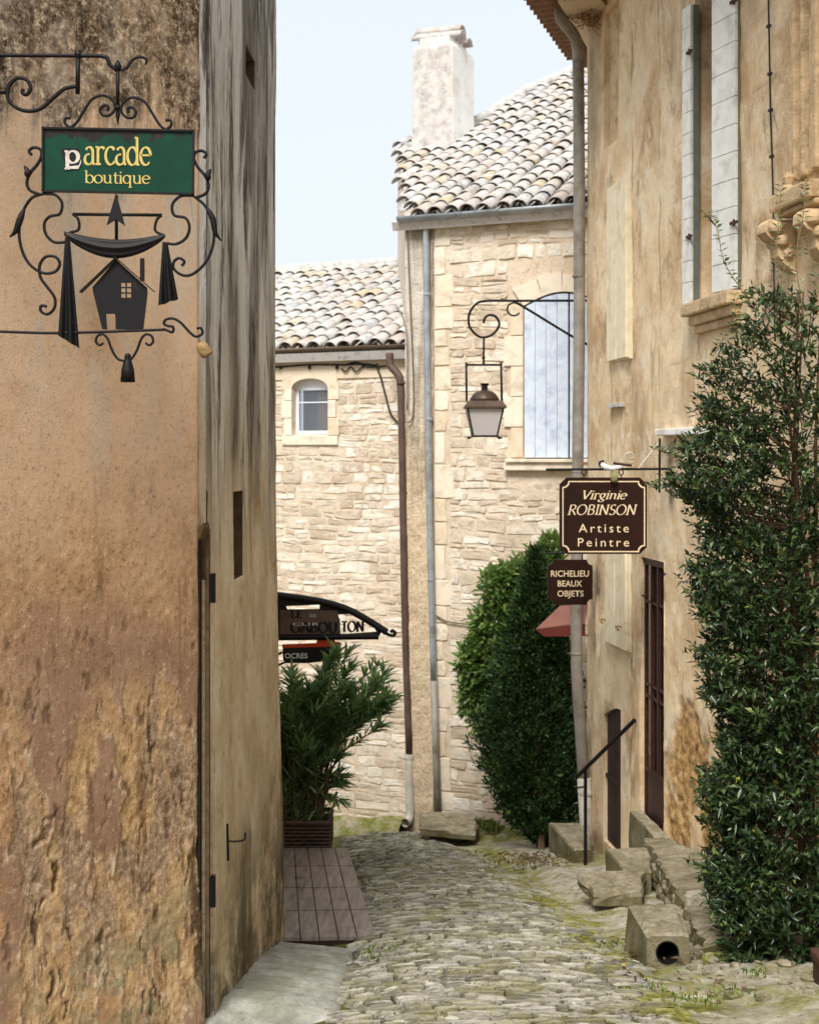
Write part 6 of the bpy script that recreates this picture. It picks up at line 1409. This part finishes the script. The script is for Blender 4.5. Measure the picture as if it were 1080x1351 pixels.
ob('shoots', mb, M['twig'], ev, True, kind='stuff'); P = np.array([tuple(p) for p in P]); D = np.array(D)
leafmesh('shoot_leaves', P, D, unit(np.array([0, -.5, 1.])+rng.normal(0, .3, P.shape)), rng.uniform(.03, .06, len(P)), rng.uniform(.014, .024, len(P)), M['leaf_holm'], ev, .1, 2, rng.uniform(.45, .9, len(P)))

# ---- clipped cypress
cyp = thing('cypress', 'dense dark green conical cypress in front of the rubble house', 'tree', at(714, 1140, 14.9))
CYY = 15.4; lys = [722, 740, 780, 830, 900, 950, 990, 1030, 1062, 1088, 1106, 1118]; hl = [3, 9, 22, 36, 52, 62, 64, 58, 48, 36, 22, 8]; cen_x = [706, 706, 706, 706, 702, 698, 698, 702, 710, 716, 720, 722]
n = 24000; py = 722+rng.beta(1.5, 1.15, n)*394; a = rng.uniform(0, 2*math.pi, n); lump = 1+.16*np.sin(a*5+py*.05)+.13*np.sin(a*9-py*.09)+.08*np.sin(py*.21+a*3)+rng.normal(0, .05, n)
hw = np.interp(py, lys, hl)*lump*CYY/F; rad = np.sqrt(rng.uniform(.25, 1, n)); cx_ = (np.interp(py, lys, cen_x)-CX)*CYY/F
P = np.stack([cx_+np.cos(a)*rad*hw, CYY+np.sin(a)*rad*hw*.9, (HY-py)*CYY/F], 1); P[:, 1] = np.where((P[:, 2] > -2.2) & (P[:, 1] < 15.1), 15.1+.5*(15.1-P[:, 1]), P[:, 1]); P[:, 0] = np.minimum(P[:, 0], 1.93+(P[:, 1]-14.8)*.30)
D = unit(np.stack([np.cos(a)*.7, np.sin(a)*.7, rng.uniform(.15, 1.0, n)], 1)+rng.normal(0, .3, (n, 3))); Nh = unit(rng.normal(0, 1, (n, 3)))
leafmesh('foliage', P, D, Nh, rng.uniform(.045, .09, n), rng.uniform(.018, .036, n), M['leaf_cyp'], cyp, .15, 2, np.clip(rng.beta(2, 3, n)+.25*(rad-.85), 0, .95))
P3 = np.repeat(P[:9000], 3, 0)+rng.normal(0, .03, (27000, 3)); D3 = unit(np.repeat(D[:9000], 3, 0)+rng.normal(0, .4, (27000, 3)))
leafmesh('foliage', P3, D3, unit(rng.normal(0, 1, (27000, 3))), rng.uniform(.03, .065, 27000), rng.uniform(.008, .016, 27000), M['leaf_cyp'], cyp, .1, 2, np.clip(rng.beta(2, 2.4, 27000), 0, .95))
mb = MB().tube(curve([at(716, 1150, 14.9), at(714, 1112, 15.15), at(712, 1000, 15.42), at(705, 800, 15.42)], 5), [.055*(1-.7*i/15) for i in range(16)], 9); ob('trunk', mb, M['bark'], cyp, True)
# ---- laurel behind it
lau = thing('laurel_bush', 'lighter green laurel bush showing left of and above the cypress', 'shrub', at(670, 1100, 16.2))
LYY = 16.0; blobs = [(728, 722, 16), (715, 750, 26), (690, 772, 34), (660, 775, 26), (700, 800, 40), (650, 820, 26), (636, 868, 30), (655, 880, 40), (625, 885, 20), (632, 912, 24), (650, 935, 34), (625, 925, 18), (690, 870, 50), (640, 840, 20), (735, 790, 30)]
P = []; D = []
for bx, by, br_ in blobs:
    m_ = int(br_*br_*1.1)+90; v = unit(rng.normal(0, 1, (m_, 3))); rad = (.45+.8*rng.beta(2, 2.2, m_))[:, None]
    c_ = np.array(at(bx, by, LYY)); P.append(c_+v*rad*br_*LYY/F*np.array([1, .9, 1])); D.append(v*.7+rng.normal(0, .5, (m_, 3))+np.array([0, -.1, .35]))
P = np.concatenate(P); D = unit(np.concatenate(D)); P[:, 0] = np.minimum(P[:, 0], 1.93+(P[:, 1]-14.8)*.30)
leafmesh('foliage', P, D, unit(np.array([0, -.4, 1.])+rng.normal(0, .35, P.shape)), rng.uniform(.06, .13, len(P)), rng.uniform(.025, .048, len(P)), M['leaf_lau'], lau, .12, 3, np.clip(rng.beta(2, 2, len(P)), 0, .98))
mb = MB()
for k, (bx, by, br_) in enumerate(blobs): mb.tube(curve([at(690+k, 1090, 16.1), at((690+bx)/2, (1000+by)/2+20, 16.05), at(bx, by, LYY)], 5), [.03*(1-.75*i/10) for i in range(11)], 6)
ob('stems', mb, M['bark'], lau, True, kind='stuff')
# ---- oleander in the planter
ole = thing('oleander', 'leafy green oleander growing out of the wicker planter', 'shrub', at(395, 1090, 12.7))
rr = random.Random(12); mb = MB(); P = []; D = []; Up = []
for k in range(92):
    b = Vector((rr.uniform(px0+.06, px1-.06), rr.uniform(py0+.06, py1-.06), z1_-.05)); tx = 300+(510-300)*rr.random()**.95; ty = rr.uniform(862, 960) if rr.random() < .85 else rr.uniform(960, 1060)
    if ty > 960: tx = min(tx, 445)
    if tx > 470: ty = max(ty, rr.uniform(868, 950))
    if tx < 404: ty = max(ty, rr.uniform(884, 935))
    e = at(tx, ty, 12.72+rr.uniform(-.42, .42)); mid = b.lerp(e, .5)+Vector(((b.x-e.x)*.22, 0, .12)); C = curve([b, mid, e], 12); n_ = len(C)
    mb.tube(C, [.010*(1-.7*i/n_) for i in range(n_)], 5)
    for i in range(n_):
        t = i/(n_-1)
        if t < .38 and ty < 960 and rr.random() < .75: continue
        for w_ in range(3 if t < .9 else 8):
            a_ = rr.uniform(0, 2*math.pi); dr = (C[min(i+1, n_-1)]-C[max(i-1, 0)]).normalized(); sd_ = Vector((math.cos(a_), math.sin(a_), rr.uniform(-.25, .25))); d_ = dr*rr.uniform(.5, 1.1)+sd_*.65+Vector((0, 0, .15)); P.append(tuple(C[i])); D.append(tuple(d_))
ob('stems', mb, M['bark'], ole, True, kind='stuff'); P = np.array(P); D = np.array(D)
leafmesh('foliage', P, D, unit(np.array([0, -.2, 1.])+rng.normal(0, .25, P.shape)), rng.uniform(.12, .21, len(P)), rng.uniform(.018, .028, len(P)), M['leaf_ole'], ole, .22, 3, np.clip(rng.beta(2, 2.4, len(P)), 0, .97))
# ---- weeds and fallen leaves
def tuft(name, label, spots, n, h, spread, mat='grass'):
    P = []; 
    for px, Y, zoff in spots:
        x = (px-CX)*Y/F; q = np.stack([x+rng.normal(0, spread, n), Y+rng.normal(0, spread*.7, n), np.full(n, gz(0, Y)+zoff)], 1); P.append(q)
    P = np.concatenate(P); D = unit(np.stack([rng.normal(0, .5, len(P)), rng.normal(0, .5, len(P)), np.ones(len(P))], 1))
    o = leafmesh(name, P, D, unit(rng.normal(0, 1, P.shape)), rng.uniform(h*.5, h, len(P)), rng.uniform(.006, .014, len(P)), M[mat], None, .3, 2); o['label'] = label; o['category'] = 'weeds'; return o
tuft('weeds', 'green weeds sprouting at the foot of the rubble wall', [(625, 17.2, .12), (640, 17.2, .14), (612, 17.3, .1), (580, 17.6, .12), (650, 17.0, .1)], 130, .14, .07)
tuft('weeds', 'tufts of grass along the mossy edge of the paving', [(480, 12, .03), (500, 8.4, .03), (655, 13.6, .06), (700, 13.2, .05), (690, 13.9, .06), (620, 14.6, .05), (800, 8.6, .02), (905, 6.9, .02), (930, 6.8, .02), (960, 6.9, .06), (1000, 7.2, .1), (860, 7.2, .02), (490, 8.1, .03)], 26, .045, .06)
n = 240; Yl = rng.uniform(13.2, 14.4, n); P = np.stack([rng.normal(1.2, .22, n), Yl, -1.40-.2*Yl+.07+rng.uniform(0, .03, n)], 1)
n2 = 60; Y2 = rng.uniform(7.0, 9.2, n2); P2 = np.stack([rng.uniform(1.2, 1.7, n2), Y2, -1.40-.2*Y2+.03], 1); P = np.concatenate([P, P2])
o = leafmesh('leaf_litter', P, unit(np.stack([rng.normal(0, 1, len(P)), rng.normal(0, 1, len(P)), rng.normal(0, .25, len(P))], 1)), unit(np.array([0, 0, 1.])+rng.normal(0, .2, P.shape)), rng.uniform(.03, .07, len(P)), rng.uniform(.015, .03, len(P)), M['litter'], None, .2, 2); o['label'] = 'brown fallen leaves under the cypress and by the drain'; o['category'] = 'leaves'

# loose stones and rubble along the right-hand edge
rr = random.Random(21); lst = []
for k in range(150):
    if k < 70: Y = rr.uniform(7.0, 8.3); X = rr.uniform(1.55, 2.3)
    elif k < 110: Y = rr.uniform(13.3, 15.0); X = rr.uniform(.7, 1.5)
    else: Y = rr.uniform(8.2, 12.0); X = xr(Y)+rr.uniform(.1, .5)
    r_ = rr.uniform(.012, .05) if k < 110 else rr.uniform(.008, .02); n = 6
    pts = [(X+r_*rr.uniform(.7, 1.3)*math.cos(2*math.pi*i/n), Y+r_*rr.uniform(.7, 1.5)*math.sin(2*math.pi*i/n)) for i in range(n)]
    v, f = block(pts, r_*rr.uniform(.3, .7), -.05, r_*.25, r=rr, dome=.003, jit=r_*.12); t_ = (X-xr(Y)+.12)/(2.95-.1333*(Y-7)+.1-xr(Y)+.12); h0 = gut(min(max(t_, 0), 1), Y)[2]
    lst.append(([(x, y, z+h0) for x, y, z in v], f))
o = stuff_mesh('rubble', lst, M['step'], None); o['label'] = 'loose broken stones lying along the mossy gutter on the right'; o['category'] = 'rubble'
for o in bpy.data.objects:
    if o.parent is None and 'category' in o:
        g = {'hanging_sign': 'signs hung on bars from the ochre house', 'step_stone': 'stone steps at the small door', 'wall_cable': 'cables on the house walls'}.get(o.name.split('.')[0])
        if g: o['group'] = g
